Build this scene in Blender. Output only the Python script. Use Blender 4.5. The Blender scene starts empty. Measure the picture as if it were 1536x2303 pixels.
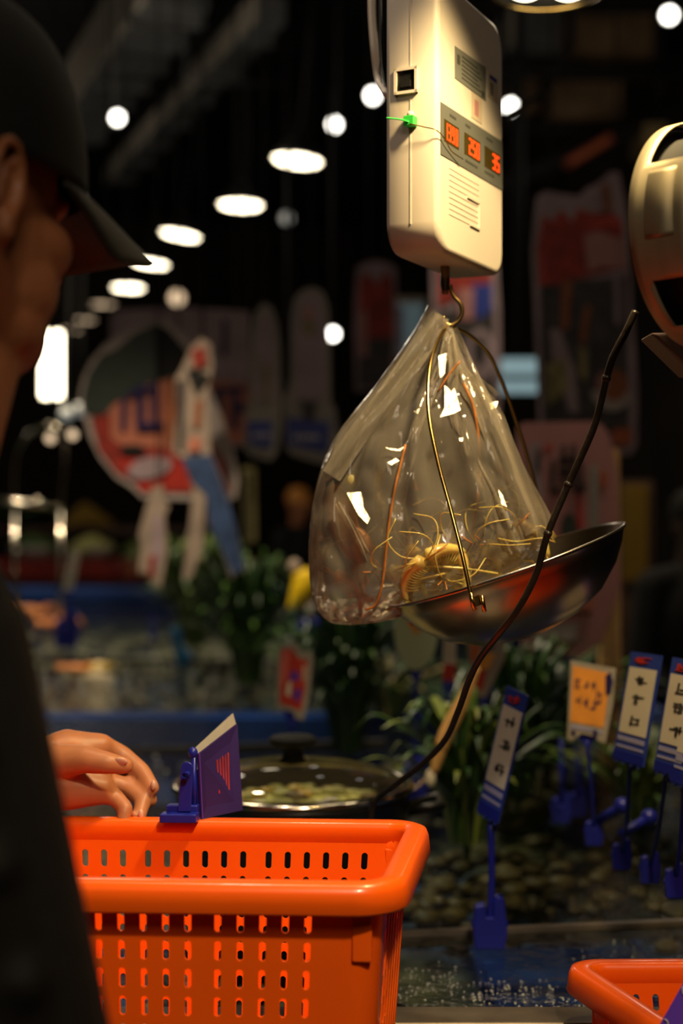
import bpy, bmesh, math, random
from mathutils import Vector as V, Matrix, noise
C = bpy.context.scene.collection
H = 1.38            # eye height of the camera
F = 3200.0          # focal length in pixels of a 1536x2303 frame (50 mm)
PI = math.pi
def P(x, y, d):     # point seen at pixel (x, y) at distance d along the view axis
    return V(((x-768)/F*d, d, H+(1151.5-y)/F*d))

# ------------------------------------------------------------------ materials
MATS = {}
def mat(name, col, rough=0.5, metal=0.0, emit=0.0, var=0.12, scale=30, bump=0.0, sss=0.0, trans=0.0, coat=0.0, spec=0.5, alpha=1.0, ior=1.45, ecol=None, aniso=None):
    m = bpy.data.materials.new(name); m.use_nodes = True; MATS[name] = m
    nt = m.node_tree; b = nt.nodes['Principled BSDF']
    b.inputs['Roughness'].default_value = rough; b.inputs['Metallic'].default_value = metal
    b.inputs['IOR'].default_value = ior; b.inputs['Specular IOR Level'].default_value = spec
    b.inputs['Coat Weight'].default_value = coat; b.inputs['Coat Roughness'].default_value = 0.1
    b.inputs['Transmission Weight'].default_value = trans; b.inputs['Alpha'].default_value = alpha
    if sss:
        b.inputs['Subsurface Weight'].default_value = sss; b.inputs['Subsurface Radius'].default_value = (1, .35, .15); b.inputs['Subsurface Scale'].default_value = 0.006
    tc = nt.nodes.new('ShaderNodeTexCoord'); n = nt.nodes.new('ShaderNodeTexNoise')
    n.inputs['Scale'].default_value = scale; n.inputs['Detail'].default_value = 4
    if aniso:
        mp = nt.nodes.new('ShaderNodeMapping'); mp.inputs['Scale'].default_value = aniso
        nt.links.new(tc.outputs['Object'], mp.inputs['Vector']); nt.links.new(mp.outputs[0], n.inputs['Vector'])
    else: nt.links.new(tc.outputs['Object'], n.inputs['Vector'])
    r = nt.nodes.new('ShaderNodeValToRGB'); c = col
    r.color_ramp.elements[0].position = .3; r.color_ramp.elements[1].position = .7
    r.color_ramp.elements[0].color = (*[x*(1-var) for x in c], 1); r.color_ramp.elements[1].color = (*[min(1, x*(1+var)) for x in c], 1)
    nt.links.new(n.outputs['Fac'], r.inputs['Fac']); nt.links.new(r.outputs['Color'], b.inputs['Base Color'])
    if bump:
        bp = nt.nodes.new('ShaderNodeBump'); bp.inputs['Strength'].default_value = bump; bp.inputs['Distance'].default_value = .002
        nt.links.new(n.outputs['Fac'], bp.inputs['Height']); nt.links.new(bp.outputs[0], b.inputs['Normal'])
    if emit:
        b.inputs['Emission Strength'].default_value = emit; b.inputs['Emission Color'].default_value = (*(ecol or col), 1)
    return m
mat('housing_plastic', (.68, .61, .53), .38, var=.03, scale=8, coat=.2)
mat('panel_grey', (.11, .115, .105), .45, var=.05)
mat('label_grey', (.15, .155, .14), .5, var=.1)
mat('label_ink', (.05, .05, .045), .6)
mat('display_off', (.05, .035, .008), .25)
mat('display_on', (.6, .04, .01), .4, emit=2.2, ecol=(1, .05, .004))
mat('label_pale', (.5, .42, .32), .5)
mat('black_plastic', (.012, .012, .012), .35)
mat('black_matt', (.006, .006, .006), .8)
mat('green_plastic', (.03, .5, .06), .4, sss=.1)
mat('brass_wire', (.62, .42, .14), .22, metal=1, var=.15)
mat('stem_metal', (.25, .2, .13), .4, metal=1)
mat('pan_steel', (.42, .37, .31), .27, metal=1, var=.03, scale=12)
mat('brushed_steel', (.50, .43, .28), .55, metal=.6, var=.15, scale=40, bump=.25, aniso=(1, 1, .15))
mat('steel_dull', (.1, .095, .085), .35, metal=.9, var=.2)
mat('brown_plastic', (.10, .055, .04), .5)
mat('cord_rubber', (.018, .012, .008), .32, bump=.4, scale=120)
mat('orange_plastic', (.96, .12, .004), .3, var=.05, scale=10, sss=.15, coat=.25)
mat('blue_plastic', (.010, .016, .25), .35, var=.1)
mat('purple_card', (.028, .014, .10), .45, var=.1)
mat('purple_bright', (.10, .035, .36), .4, var=.05)
mat('blue_print', (.022, .045, .29), .45)
mat('white_print', (.60, .56, .47), .5, var=.04)
mat('pale_blue_print', (.3, .3, .5), .5)
mat('red_print', (.45, .03, .018), .5, var=.2)
mat('pink_print', (.62, .12, .10), .5)
mat('orange_print', (.75, .30, .05), .5)
mat('orange_dim', (.45, .10, .03), .5)
mat('ink', (.02, .02, .02), .6)
mat('navy_ink', (.015, .011, .075), .5)
mat('grey_edge', (.30, .27, .235), .5)
mat('lilac_board', (.34, .25, .28), .6, var=.25, scale=9)
mat('pink_board', (.42, .19, .18), .6, var=.15, scale=7)
mat('salmon_board', (.50, .16, .10), .6, var=.2, scale=5)
mat('dark_red_print', (.30, .025, .015), .6, var=.5, scale=22)
mat('dark_print', (.045, .038, .04), .6, var=.6, scale=25)
mat('rust_print', (.30, .09, .03), .6, var=.4, scale=20)
mat('olive_print', (.26, .22, .09), .6, var=.4, scale=25)
mat('dark_green', (.03, .042, .034), .6, var=.2)
mat('jean_blue', (.028, .055, .14), .55, var=.5, scale=14)
mat('cream_board', (.33, .25, .2), .6, var=.25, scale=10)
mat('pale_green_board', (.5, .55, .33), .5, var=.08, scale=6)
mat('light_timber', (.62, .36, .14), .55, var=.2, scale=14, aniso=(6, 6, .4))
mat('yellow_plastic', (.75, .5, .01), .4, var=.2)
mat('yellow_board', (.20, .115, .006), .6, var=.1)
mat('leaf', (.05, .11, .018), .4, var=.5, scale=14)
mat('leaf_dark', (.022, .058, .02), .4, var=.5, scale=14)
mat('leaf_tip', (.15, .2, .04), .4, var=.4, scale=14)
mat('skin', (.43, .165, .072), .45, var=.08, scale=60, sss=.25, bump=.08)
mat('nail', (.6, .33, .24), .3)
mat('hair', (.01, .008, .006), .6)
mat('cap_cloth', (.006, .0075, .006), .8, var=.2, scale=250, bump=.3)
mat('brim_cloth', (.018, .017, .010), .6, var=.2, scale=250, bump=.2)
mat('jacket_cloth', (.007, .0055, .003), .75, var=.25, scale=90, bump=.3)
mat('trouser_cloth', (.012, .013, .018), .8)
mat('shoe', (.02, .02, .02), .5)
mat('concrete', (.05, .047, .04), .6, var=.25, scale=4)
mat('wall_paint', (.022, .016, .010), .8, var=.5, scale=1.5)
mat('ceiling_paint', (.006, .006, .006), .9, var=.5, scale=2)
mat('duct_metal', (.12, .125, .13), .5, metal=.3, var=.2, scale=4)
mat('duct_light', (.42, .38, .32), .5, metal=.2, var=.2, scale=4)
mat('crate_brown', (.16, .10, .05), .7, var=.5, scale=5)
mat('crate_tan', (.22, .16, .07), .7, var=.4, scale=6)
mat('rack_red', (.25, .05, .02), .6, var=.3)
mat('bubble', (.8, .8, .75), .12, var=0, alpha=.35, coat=1)
mat('tank_blue', (.012, .05, .24), .4, var=.35, scale=5)
mat('tank_cyan', (.01, .17, .42), .35, var=.3, scale=9)
mat('steel_lip', (.17, .14, .11), .45, metal=.7, var=.25, scale=25, bump=.15)
mat('shell_brown', (.16, .1, .035), .5, var=.7, scale=30)
mat('shell_pale', (.45, .36, .22), .45, var=.5, scale=40)
mat('crab_orange', (.72, .26, .07), .4, var=.3, scale=30)
mat('fish_yellow', (.62, .42, .09), .3, var=.3, scale=30)
mat('food_yellow', (.50, .48, .16), .5, var=.5, scale=45)
mat('white_glazed', (.42, .35, .33), .3, var=.1)
mat('shade_black', (.014, .013, .011), .5)
mat('shade_inner', (.7, .6, .42), .4)
mat('lamp_warm', (1, .86, .6), .5, emit=9, var=0)
mat('lamp_white', (1, .95, .85), .5, emit=8, var=0)
mat('lamp_dim', (1, .72, .45), .5, emit=1.1, var=0)
mat('lamp_faint', (.6, .62, .6), .5, emit=.28, var=0)
mat('screen_blue', (.42, .62, .66), .5, emit=.45, var=.1)
mat('screen_grey', (.2, .3, .33), .5, emit=.16, var=.1)
mat('chrome', (.75, .68, .55), .15, metal=1)
mat('amber_shrimp', (1, .62, .16), .25, var=.25, scale=60, sss=.3, coat=.4, trans=.25)
mat('amber_dark', (.42, .15, .03), .35, var=.4, scale=60)
def node_mat(name):
    m = bpy.data.materials.new(name); m.use_nodes = True; MATS[name] = m
    nt = m.node_tree; nt.nodes.clear(); return m, nt, nt.nodes.new('ShaderNodeOutputMaterial')
# thin clear film: mostly lets light through, milky where it is seen along its folds, glossy
def film(name, base, edge, tint, rough=.09, bump=.5, sc=45, milk=(.85, .74, .55)):
    m, nt, out = node_mat(name); N = nt.nodes.new; L = nt.links.new
    tr = N('ShaderNodeBsdfTransparent'); tr.inputs[0].default_value = (*tint, 1)
    df = N('ShaderNodeBsdfDiffuse'); df.inputs[0].default_value = (*milk, 1)
    tl = N('ShaderNodeBsdfTranslucent'); tl.inputs[0].default_value = (*milk, 1)
    gl = N('ShaderNodeBsdfGlossy'); gl.inputs['Roughness'].default_value = rough
    tc = N('ShaderNodeTexCoord'); ns = N('ShaderNodeTexNoise'); ns.inputs['Scale'].default_value = sc; ns.inputs['Detail'].default_value = 3
    mp = N('ShaderNodeMapping'); mp.inputs['Scale'].default_value = (1, 1, .35)
    L(tc.outputs['Object'], mp.inputs[0]); L(mp.outputs[0], ns.inputs['Vector'])
    bp = N('ShaderNodeBump'); bp.inputs['Strength'].default_value = bump; bp.inputs['Distance'].default_value = .006
    L(ns.outputs['Fac'], bp.inputs['Height'])
    for s in (gl,): L(bp.outputs[0], s.inputs['Normal'])
    lw = N('ShaderNodeLayerWeight'); lw.inputs['Blend'].default_value = .55
    pw = N('ShaderNodeMath'); pw.operation = 'POWER'; pw.inputs[1].default_value = 2.2; L(lw.outputs['Facing'], pw.inputs[0])
    mr = N('ShaderNodeMapRange'); mr.inputs['To Min'].default_value = base; mr.inputs['To Max'].default_value = edge; L(pw.outputs[0], mr.inputs['Value'])
    m1 = N('ShaderNodeMixShader'); m1.inputs[0].default_value = .5; L(df.outputs[0], m1.inputs[1]); L(tl.outputs[0], m1.inputs[2])
    m2 = N('ShaderNodeMixShader'); L(mr.outputs[0], m2.inputs[0]); L(tr.outputs[0], m2.inputs[1]); L(m1.outputs[0], m2.inputs[2])
    fr = N('ShaderNodeFresnel'); fr.inputs['IOR'].default_value = 1.5; L(bp.outputs[0], fr.inputs['Normal'])
    m3 = N('ShaderNodeMixShader'); L(fr.outputs[0], m3.inputs[0]); L(m2.outputs[0], m3.inputs[1]); L(gl.outputs[0], m3.inputs[2])
    L(m3.outputs[0], out.inputs[0]); return m
film('bag_film', .20, .72, (.97, .955, .92), milk=(.8, .72, .62))
film('bag_gather', .26, .75, (.95, .93, .88), bump=.7, milk=(.85, .76, .62))
film('glint_film', .2, .6, (.95, .93, .88), rough=.27, bump=.3, sc=70, milk=(.9, .8, .62))  # film for the added highlight facets on the bag
film('lid_glass', .02, .10, (.93, .95, .90), rough=.02, bump=.02, sc=5)
def water():
    m, nt, out = node_mat('water_surface'); N = nt.nodes.new; L = nt.links.new
    tr = N('ShaderNodeBsdfTransparent'); tr.inputs[0].default_value = (.62, .72, .70, 1)
    gl = N('ShaderNodeBsdfGlossy'); gl.inputs['Roughness'].default_value = .035
    tc = N('ShaderNodeTexCoord'); ns = N('ShaderNodeTexNoise'); ns.inputs['Scale'].default_value = 26; ns.inputs['Detail'].default_value = 4; ns.inputs['Roughness'].default_value = .6
    L(tc.outputs['Object'], ns.inputs['Vector'])
    bp = N('ShaderNodeBump'); bp.inputs['Strength'].default_value = 1; bp.inputs['Distance'].default_value = .014
    L(ns.outputs['Fac'], bp.inputs['Height']); L(bp.outputs[0], gl.inputs['Normal'])
    fr = N('ShaderNodeFresnel'); fr.inputs['IOR'].default_value = 1.33; L(bp.outputs[0], fr.inputs['Normal'])
    mx = N('ShaderNodeMixShader'); L(fr.outputs[0], mx.inputs[0]); L(tr.outputs[0], mx.inputs[1]); L(gl.outputs[0], mx.inputs[2])
    L(mx.outputs[0], out.inputs[0])
water()
def bedmat():
    m, nt, out = node_mat('tank_bed'); N = nt.nodes.new; L = nt.links.new
    b = N('ShaderNodeBsdfPrincipled'); b.inputs['Roughness'].default_value = .6
    tc = N('ShaderNodeTexCoord'); n1 = N('ShaderNodeTexNoise'); n1.inputs['Scale'].default_value = 2.3; n1.inputs['Detail'].default_value = 2
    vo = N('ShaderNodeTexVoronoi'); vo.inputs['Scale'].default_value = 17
    L(tc.outputs['Object'], n1.inputs['Vector']); L(tc.outputs['Object'], vo.inputs['Vector'])
    r1 = N('ShaderNodeValToRGB'); cr = r1.color_ramp
    cr.elements[0].position = .36; cr.elements[0].color = (.06, .12, .36, 1)
    cr.elements[1].position = .62; cr.elements[1].color = (.20, .17, .07, 1)
    e = cr.elements.new(.46); e.color = (.11, .13, .20, 1); e = cr.elements.new(.53); e.color = (.12, .12, .09, 1)
    L(n1.outputs['Fac'], r1.inputs[0])
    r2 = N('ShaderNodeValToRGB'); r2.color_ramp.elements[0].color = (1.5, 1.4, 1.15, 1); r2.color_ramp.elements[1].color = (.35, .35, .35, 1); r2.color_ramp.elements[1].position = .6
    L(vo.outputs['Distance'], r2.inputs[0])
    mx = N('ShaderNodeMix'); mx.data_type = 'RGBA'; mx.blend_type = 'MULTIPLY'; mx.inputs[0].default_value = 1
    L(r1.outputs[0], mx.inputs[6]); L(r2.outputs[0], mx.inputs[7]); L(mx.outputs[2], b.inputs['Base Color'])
    L(b.outputs[0], out.inputs[0])
bedmat()

# ------------------------------------------------------------------ mesh helper
class MB:
    def __init__(s): s.v = []; s.f = []; s.m = []; s.s = []; s.mats = []
    def mi(s, name):
        if name not in s.mats: s.mats.append(name)
        return s.mats.index(name)
    def add(s, vs, fs, m, smooth=False):
        o = len(s.v); s.v += [V(p) for p in vs]; k = s.mi(m)
        for f in fs: s.f.append([i+o for i in f]); s.m.append(k); s.s.append(smooth)
        return s
    def box(s, c, size, m, ax=None):
        ax = ax or (V((1, 0, 0)), V((0, 1, 0)), V((0, 0, 1))); c = V(c); h = [k/2 for k in size]
        vs = [c+ax[0]*h[0]*i+ax[1]*h[1]*j+ax[2]*h[2]*k for i in (-1, 1) for j in (-1, 1) for k in (-1, 1)]
        return s.add(vs, [(0, 1, 3, 2), (4, 6, 7, 5), (0, 4, 5, 1), (2, 3, 7, 6), (0, 2, 6, 4), (1, 5, 7, 3)], m)
    def prism(s, pts, off, m, smooth=False, cap_m=None):
        n = len(pts); off = V(off); a = [V(p) for p in pts]; b = [p+off for p in a]
        s.add(a+b, [(i, (i+1) % n, n+(i+1) % n, n+i) for i in range(n)], m, smooth)
        s.add(a, [list(range(n))[::-1]], cap_m or m); s.add(b, [list(range(n))], m); return s
    def tube(s, pts, r, m, n=8, cap=True, flat=1.0):
        pts = [V(p) for p in pts]; N = len(pts)
        rs = r if isinstance(r, (list, tuple)) else [r]*N
        vs = []; prev = None
        for i, p in enumerate(pts):
            t = (pts[min(i+1, N-1)]-pts[max(i-1, 0)]).normalized()
            if prev is None:
                u = t.orthogonal().normalized()
            else: u = (prev-t*prev.dot(t)).normalized()
            prev = u; w = t.cross(u)
            for k in range(n):
                a = 2*PI*k/n; vs.append(p+u*rs[i]*math.cos(a)+w*rs[i]*flat*math.sin(a))
        fs = [(i*n+k, i*n+(k+1) % n, (i+1)*n+(k+1) % n, (i+1)*n+k) for i in range(N-1) for k in range(n)]
        if cap: fs += [list(range(n))[::-1], [(N-1)*n+k for k in range(n)]]
        return s.add(vs, fs, m, True)
    def lathe(s, prof, c, m, ax=None, n=40, smooth=True):
        ax = ax or (V((1, 0, 0)), V((0, 1, 0)), V((0, 0, 1))); c = V(c); vs = []; K = len(prof)
        for r, z in prof:
            for k in range(n):
                a = 2*PI*k/n; vs.append(c+ax[0]*r*math.cos(a)+ax[1]*r*math.sin(a)+ax[2]*z)
        fs = [(i*n+k, i*n+(k+1) % n, (i+1)*n+(k+1) % n, (i+1)*n+k) for i in range(K-1) for k in range(n)]
        return s.add(vs, fs, m, smooth)
    def ball(s, c, r, m, ax=None, nu=20, nv=12):
        r = r if isinstance(r, (tuple, list)) else (r, r, r)
        ax = ax or (V((1, 0, 0)), V((0, 1, 0)), V((0, 0, 1))); c = V(c); vs = []
        for j in range(1, nv):
            t = PI*j/nv
            for i in range(nu):
                a = 2*PI*i/nu
                vs.append(c+ax[0]*r[0]*math.sin(t)*math.cos(a)+ax[1]*r[1]*math.sin(t)*math.sin(a)+ax[2]*r[2]*math.cos(t))
        top = len(vs); vs.append(c+ax[2]*r[2]); vs.append(c-ax[2]*r[2])
        fs = [(j*nu+i, (j+1)*nu+i, (j+1)*nu+(i+1) % nu, j*nu+(i+1) % nu) for j in range(nv-2) for i in range(nu)]
        fs += [(top, i, (i+1) % nu) for i in range(nu)]+[(top+1, (nv-2)*nu+(i+1) % nu, (nv-2)*nu+i) for i in range(nu)]
        return s.add(vs, fs, m, True)
    def caps(s, a, b, ra, rb, m, n=16):     # tapered capsule, for bodies that are merged afterwards
        a = V(a); b = V(b); t = (b-a).normalized(); u = t.orthogonal().normalized(); w = t.cross(u)
        s.lathe([(.0005, -ra), (ra*.5, -ra*.87), (ra*.87, -ra*.5), (ra, 0)], a, m, (u, w, t), n)
        L = (b-a).length
        s.lathe([(ra, 0), (rb, L), (rb*.87, L+rb*.5), (rb*.5, L+rb*.87), (.0005, L+rb)], a, m, (u, w, t), n)
        return s
    def build(s, name, parent=None, loc=None, bevel=0, solid=0, sub=0, weld=False):
        me = bpy.data.meshes.new(name)
        o0 = parent.matrix_world_loc if parent and hasattr(parent, 'matrix_world_loc') else None
        base = WLOC.get(parent.name, V((0, 0, 0))) if parent else V((0, 0, 0))
        loc = V(loc) if loc is not None else base.copy()
        me.from_pydata([p-loc for p in s.v], [], s.f)
        for m in s.mats: me.materials.append(MATS[m])
        me.polygons.foreach_set('material_index', s.m); me.polygons.foreach_set('use_smooth', s.s)
        bm = bmesh.new(); bm.from_mesh(me)
        bmesh.ops.remove_doubles(bm, verts=bm.verts, dist=1e-5 if not weld else 1e-4)
        bmesh.ops.recalc_face_normals(bm, faces=bm.faces); bm.to_mesh(me); bm.free()
        o = bpy.data.objects.new(name, me); C.objects.link(o); WLOC[o.name] = loc
        if parent: o.parent = parent
        o.location = loc-base
        if solid: k = o.modifiers.new('s', 'SOLIDIFY'); k.thickness = solid; k.offset = 0
        if bevel: k = o.modifiers.new('b', 'BEVEL'); k.width = bevel; k.segments = 3; k.limit_method = 'ANGLE'; k.angle_limit = .6
        if sub: k = o.modifiers.new('u', 'SUBSURF'); k.levels = k.render_levels = sub
        return o
WLOC = {}
def thing(name, label, cat, loc=(0, 0, 0), group=None):
    o = bpy.data.objects.new(name, None); C.objects.link(o); o.location = loc; o.empty_display_size = .05
    WLOC[o.name] = V(loc); return tag(o, label, cat, group)
def tag(o, label, cat, group=None, kind=None):
    o['label'] = label; o['category'] = cat
    if group: o['group'] = group
    if kind: o['kind'] = kind
    return o
def struct(mb, name, **k):
    o = mb.build(name, **k); o['kind'] = 'structure'; return o
def dup(root, loc, label, group=None, rot=None):
    r = root.copy(); C.objects.link(r); r.location = loc; r['label'] = label
    if group: r['group'] = group
    if rot is not None: r.rotation_euler = rot
    for ch in list(root.children):
        c = ch.copy(); C.objects.link(c); c.parent = r
        for g in list(ch.children):
            d = g.copy(); C.objects.link(d); d.parent = c
    return r
def cr(pts, n=8):                                # smooth curve through points
    pts = [V(p) for p in pts]; out = []
    q = [pts[0]*2-pts[1]]+pts+[pts[-1]*2-pts[-2]]
    for i in range(1, len(q)-2):
        a, b, c, d = q[i-1:i+3]
        for k in range(n):
            t = k/n; out.append(.5*((2*b)+(c-a)*t+(2*a-5*b+4*c-d)*t*t+(3*b-a-3*c+d)*t**3))
    return out+[pts[-1]]
def pix(lst, d=None): return [P(*p) if d is None else P(p[0], p[1], d) for p in lst]
def fuse(mb, name, parent, voxel, smooth=6, mats=None):   # merge overlapping closed pieces into one continuous skin
    o = mb.build(name, parent)
    k = o.modifiers.new('r', 'REMESH'); k.mode = 'VOXEL'; k.voxel_size = voxel; k.use_smooth_shade = True
    k = o.modifiers.new('s', 'SMOOTH'); k.factor = .5; k.iterations = smooth
    dg = bpy.context.evaluated_depsgraph_get(); dg.update()
    me = bpy.data.meshes.new_from_object(o.evaluated_get(dg)); o.modifiers.clear(); o.data = me
    for p in me.polygons: p.use_smooth = True
    return o
# ------------------------------------------------------------------ hall (its long axis runs towards the left)
ang = math.radians(-19.3); A = V((math.sin(ang), math.cos(ang), 0)); B = V((math.cos(ang), -math.sin(ang), 0)); Z = V((0, 0, 1))
def hall(a, b, z): return A*a+B*b+Z*z
AX = (B, A, Z)
struct(MB().box(hall(6, 0, -.05), (13, 20, .1), 'concrete', AX), 'floor')
struct(MB().box(hall(6, 0, 4.65), (13, 20, .1), 'ceiling_paint', AX), 'ceiling')
struct(MB().box(hall(15.4, 0, 2.3), (13, .2, 4.6), 'wall_paint', AX), 'wall_back')
struct(MB().box(hall(6, 5.6, 2.3), (.2, 19, 4.6), 'wall_paint', AX), 'wall_right')
struct(MB().box(hall(6, -6.2, 2.3), (.2, 19, 4.6), 'wall_paint', AX), 'wall_left')
CZ = 4.6
def duct(name, p0, p1, w, h, label):
    mb = MB(); d = (p1-p0).normalized(); side = d.cross(Z).normalized(); up = side.cross(d)
    mb.box((p0+p1)/2, (w, (p1-p0).length, h), 'duct_metal', (side, d, up))
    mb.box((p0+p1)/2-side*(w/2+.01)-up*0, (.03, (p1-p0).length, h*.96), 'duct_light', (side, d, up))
    for i in range(7):
        q = p0.lerp(p1, (i+.5)/7); mb.box(q, (w+.05, .05, h+.05), 'duct_metal', (side, d, up))
    for i in (1, 5):
        q = p0.lerp(p1, (i+.5)/7); mb.tube([q+up*h/2, V((q.x, q.y, CZ))], .01, 'black_matt', 6)
    tag(mb.build(name, loc=(p0+p1)/2), label, 'duct')
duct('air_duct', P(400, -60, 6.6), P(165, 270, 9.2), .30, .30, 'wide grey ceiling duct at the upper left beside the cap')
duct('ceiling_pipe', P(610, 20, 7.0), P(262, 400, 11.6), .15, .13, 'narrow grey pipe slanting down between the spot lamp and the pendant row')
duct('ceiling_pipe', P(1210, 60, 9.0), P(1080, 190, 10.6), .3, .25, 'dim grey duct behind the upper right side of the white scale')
# thin bent conduit near top left
mb = MB(); mb.tube([P(287, -80, 6.2), V((*P(287, -80, 6.2).xy, CZ))], .012, 'black_matt'); mb.tube(cr(pix([(287, -80), (285, 20), (300, 50), (340, 60), (395, 66)], 6.2)), .012, 'black_matt'); mb.tube(pix([(395, 66), (422, 70), (420, 180), (480, 184), (640, 190)], 6.2), .01, 'black_matt')
tag(mb.build('conduit', loc=P(300, 50, 6.2)), 'thin black bent conduit below the ceiling at upper left', 'conduit')
# storage mezzanine on the right
t = thing('storage_rack', 'dark storage rack with slanting beams high behind the white scale', 'rack', P(1300, 300, 8.8))
WLOC[t.name] = P(1300, 300, 8.8)
mb = MB()
for y, r in ((158, .05), (290, .03)): mb.tube([P(1000, y-8, 9.0), P(1620, y+12, 9.0)], r, 'black_matt', 4)
mb.build('shelf_beam', t)
mb = MB()
for x in (1165, 1485): mb.tube([P(x, 0, 9.1)+Z*.4, P(x, 470, 9.1)], .05, 'black_matt', 4)
mb.build('upright', t)
mb = MB(); mb.tube([P(1120, 420, 8.7), P(1560, 235, 8.7)], .06, 'black_matt', 4); mb.build('brace', t)
def crate(x0, y0, x1, y1, d, m, label, name='storage_box'):
    mb = MB(); c = (P(x0, y0, d)+P(x1, y1, d))/2; w = (x1-x0)/F*d; h = (y1-y0)/F*d
    mb.box(c+V((0, .2, 0)), (w, .4, h), m)
    for k in range(1, 4): mb.box(c+V((0, -.006, h*(k/4-.5))), (w*.98, .012, .012), m)
    mb.box(c+V((0, -.006, h*.5-.01)), (w*1.02, .02, .03), m)
    tag(mb.build(name, loc=c, bevel=.006), label, 'box', 'boxes on the storage rack')
crate(1280, -40, 1490, 145, 9.2, 'crate_brown', 'tan storage box at the top right beneath the round twin bulb lamp')
crate(1186, 40, 1268, 145, 9.3, 'crate_brown', 'small brown box to the left of the tan storage box')
crate(1150, 180, 1210, 250, 9.2, 'crate_brown', 'dim brown box just right of the white scale')
crate(1235, 185, 1400, 265, 9.2, 'crate_brown', 'long dim box on the lower rack shelf')
crate(1448, 280, 1500, 325, 8.6, 'crate_tan', 'little yellowish box above the round steel drum')
mb = MB(); a, b = P(1272, 372, 8.6), P(1372, 312, 8.6); d = (b-a).normalized()
mb.box((a+b)/2, ((b-a).length, .1, .05), 'rack_red', (d, V((0, 1, 0)), d.cross(V((0, 1, 0)))))
mb.box((a+b)/2+V((0, -.06, -.01)), ((b-a).length*.8, .03, .03), 'orange_dim', (d, V((0, 1, 0)), d.cross(V((0, 1, 0)))))
tag(mb.build('red_tray', loc=a), 'dim red slanted tray above the tall crab board', 'tray')

# ------------------------------------------------------------------ lamps
def pendant(name, r, m='lamp_warm', cord=1.2):
    t = thing(name, '', 'lamp')
    mb = MB(); mb.lathe([(r*.18, r*1.25), (r*.22, r*1.0), (r*.55, r*.75), (r*.9, r*.3), (r*1.04, 0), (r*1.0, 0), (r*.86, r*.28), (r*.5, r*.7), (.001, r*.75)], (0, 0, 0), 'shade_black', n=36)
    mb.build('lamp_shade', t)
    mb = MB(); mb.lathe([(.001, .018), (r*.5, .014), (r*.88, .004), (r*.93, .012)], (0, 0, 0), m, n=36); mb.build('diffuser', t)
    mb = MB(); mb.tube([(0, 0, r*1.2), (0, 0, cord)], .007, 'black_matt', 6); mb.build('cord', t); return t
def place(o, loc, label, rot=None, group=None):
    o.location = loc; o['label'] = label; WLOC[o.name] = V(loc)
    if rot: o.rotation_euler = rot
    if group: o['group'] = group
g = 'row of pendant lamps down the hall'
rows = [(668, 364, 6.55, 9, 'nearest and largest pendant lamp of the row, right of centre'), (541, 464, 7.45, 2, 'second pendant lamp of the row, just below and left of the largest'),
        (405, 531, 8.2, 14, 'third pendant lamp of the row, tilted, beyond the cap brim'), (338, 595, 9.1, 9, 'fourth pendant lamp, partly behind the tip of the cap brim'),
        (288, 649, 10.2, 1, 'fifth pendant lamp of the row, small and level')]
p0 = pendant('pendant_lamp', .118)
for i, (x, y, d, tilt, lab) in enumerate(rows):
    rot = (math.radians(-2), math.radians(tilt*.62), 0)
    if i == 0: place(p0, P(x, y, d), lab, rot, g)
    else: dup(p0, P(x, y, d), lab, g, rot)
q0 = pendant('dim_pendant_lamp', .1, 'lamp_dim')
for i, (x, y, d, lab) in enumerate([(232, 686, 11.2, 'dim orange pendant lamp, sixth of the row'), (190, 721, 12.2, 'seventh pendant lamp of the row, small and dim'), (160, 743, 13.2, 'last and farthest pendant lamp beside the cheek')]):
    if i == 0: place(q0, P(x, y, d), lab, None, g)
    else: dup(q0, P(x, y, d), lab, g)
def spot(name, r, m, aim=(0, -1, -.35)):
    t = thing(name, '', 'lamp'); d = V(aim).normalized(); u = d.orthogonal().normalized(); w = d.cross(u)
    mb = MB(); mb.lathe([(.001, -r*2.6), (r*.8, -r*2.5), (r*1.1, -r*1.2), (r*1.25, 0), (r*1.12, 0), (r*.95, -r*.5), (.001, -r*.6)], (0, 0, 0), 'shade_black', (u, w, d), 28); mb.build('lamp_housing', t)
    mb = MB(); mb.ball((0, 0, 0), (r, r, r*.6), m, (u, w, d)); mb.build('bulb', t)
    mb = MB(); mb.tube([-d*r*1.6, -d*r*1.6+V((0, 0, .9))], .008, 'black_matt', 6); mb.build('stem', t); return t
g = 'small spot lamps under the ceiling'
s0 = spot('spot_lamp', .027, 'lamp_white')
for i, (x, y, d, lab, ro) in enumerate([(264, 265, 6.4, 'small white spot lamp at upper left beside the duct', .5), (752, 280, 6.0, 'small white spot lamp above the largest pendant', -.4),
        (838, 215, 5.4, 'white spot lamp half hidden by the left edge of the scale', -.6), (1148, 240, 5.4, 'white spot lamp peeking out at the right edge of the scale', .6), (1505, 34, 5.2, 'white spot lamp in the top right corner', -.3)]):
    if i == 0: place(s0, P(x, y, d), lab, (0, 0, ro), g)
    else: dup(s0, P(x, y, d), lab, g, (0, 0, ro))
f0 = spot('small_lamp', .022, 'lamp_white')
place(f0, P(748, 751, 5.2), 'round white lamp just left of the clear bag', None, 'small round lamps among the boards')
dup(f0, P(-60, 1010, 6.0), 'small white lamp behind the neck', 'small round lamps among the boards')
e0 = spot('warm_lamp', .016, 'lamp_dim')
for i, (x, y, d, lab) in enumerate([(113, 986, 5.0, 'warm bulb by the chrome hoop, left one of the pair'), (163, 978, 5.0, 'warm bulb right of the chrome hoop, nearest the round board')]):
    if i == 0: place(e0, P(x, y, d), lab, None, 'pair of warm bulbs at the hoop')
    else: dup(e0, P(x, y, d), lab, 'pair of warm bulbs at the hoop')
e1 = spot('faint_lamp', .03, 'lamp_faint')
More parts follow.
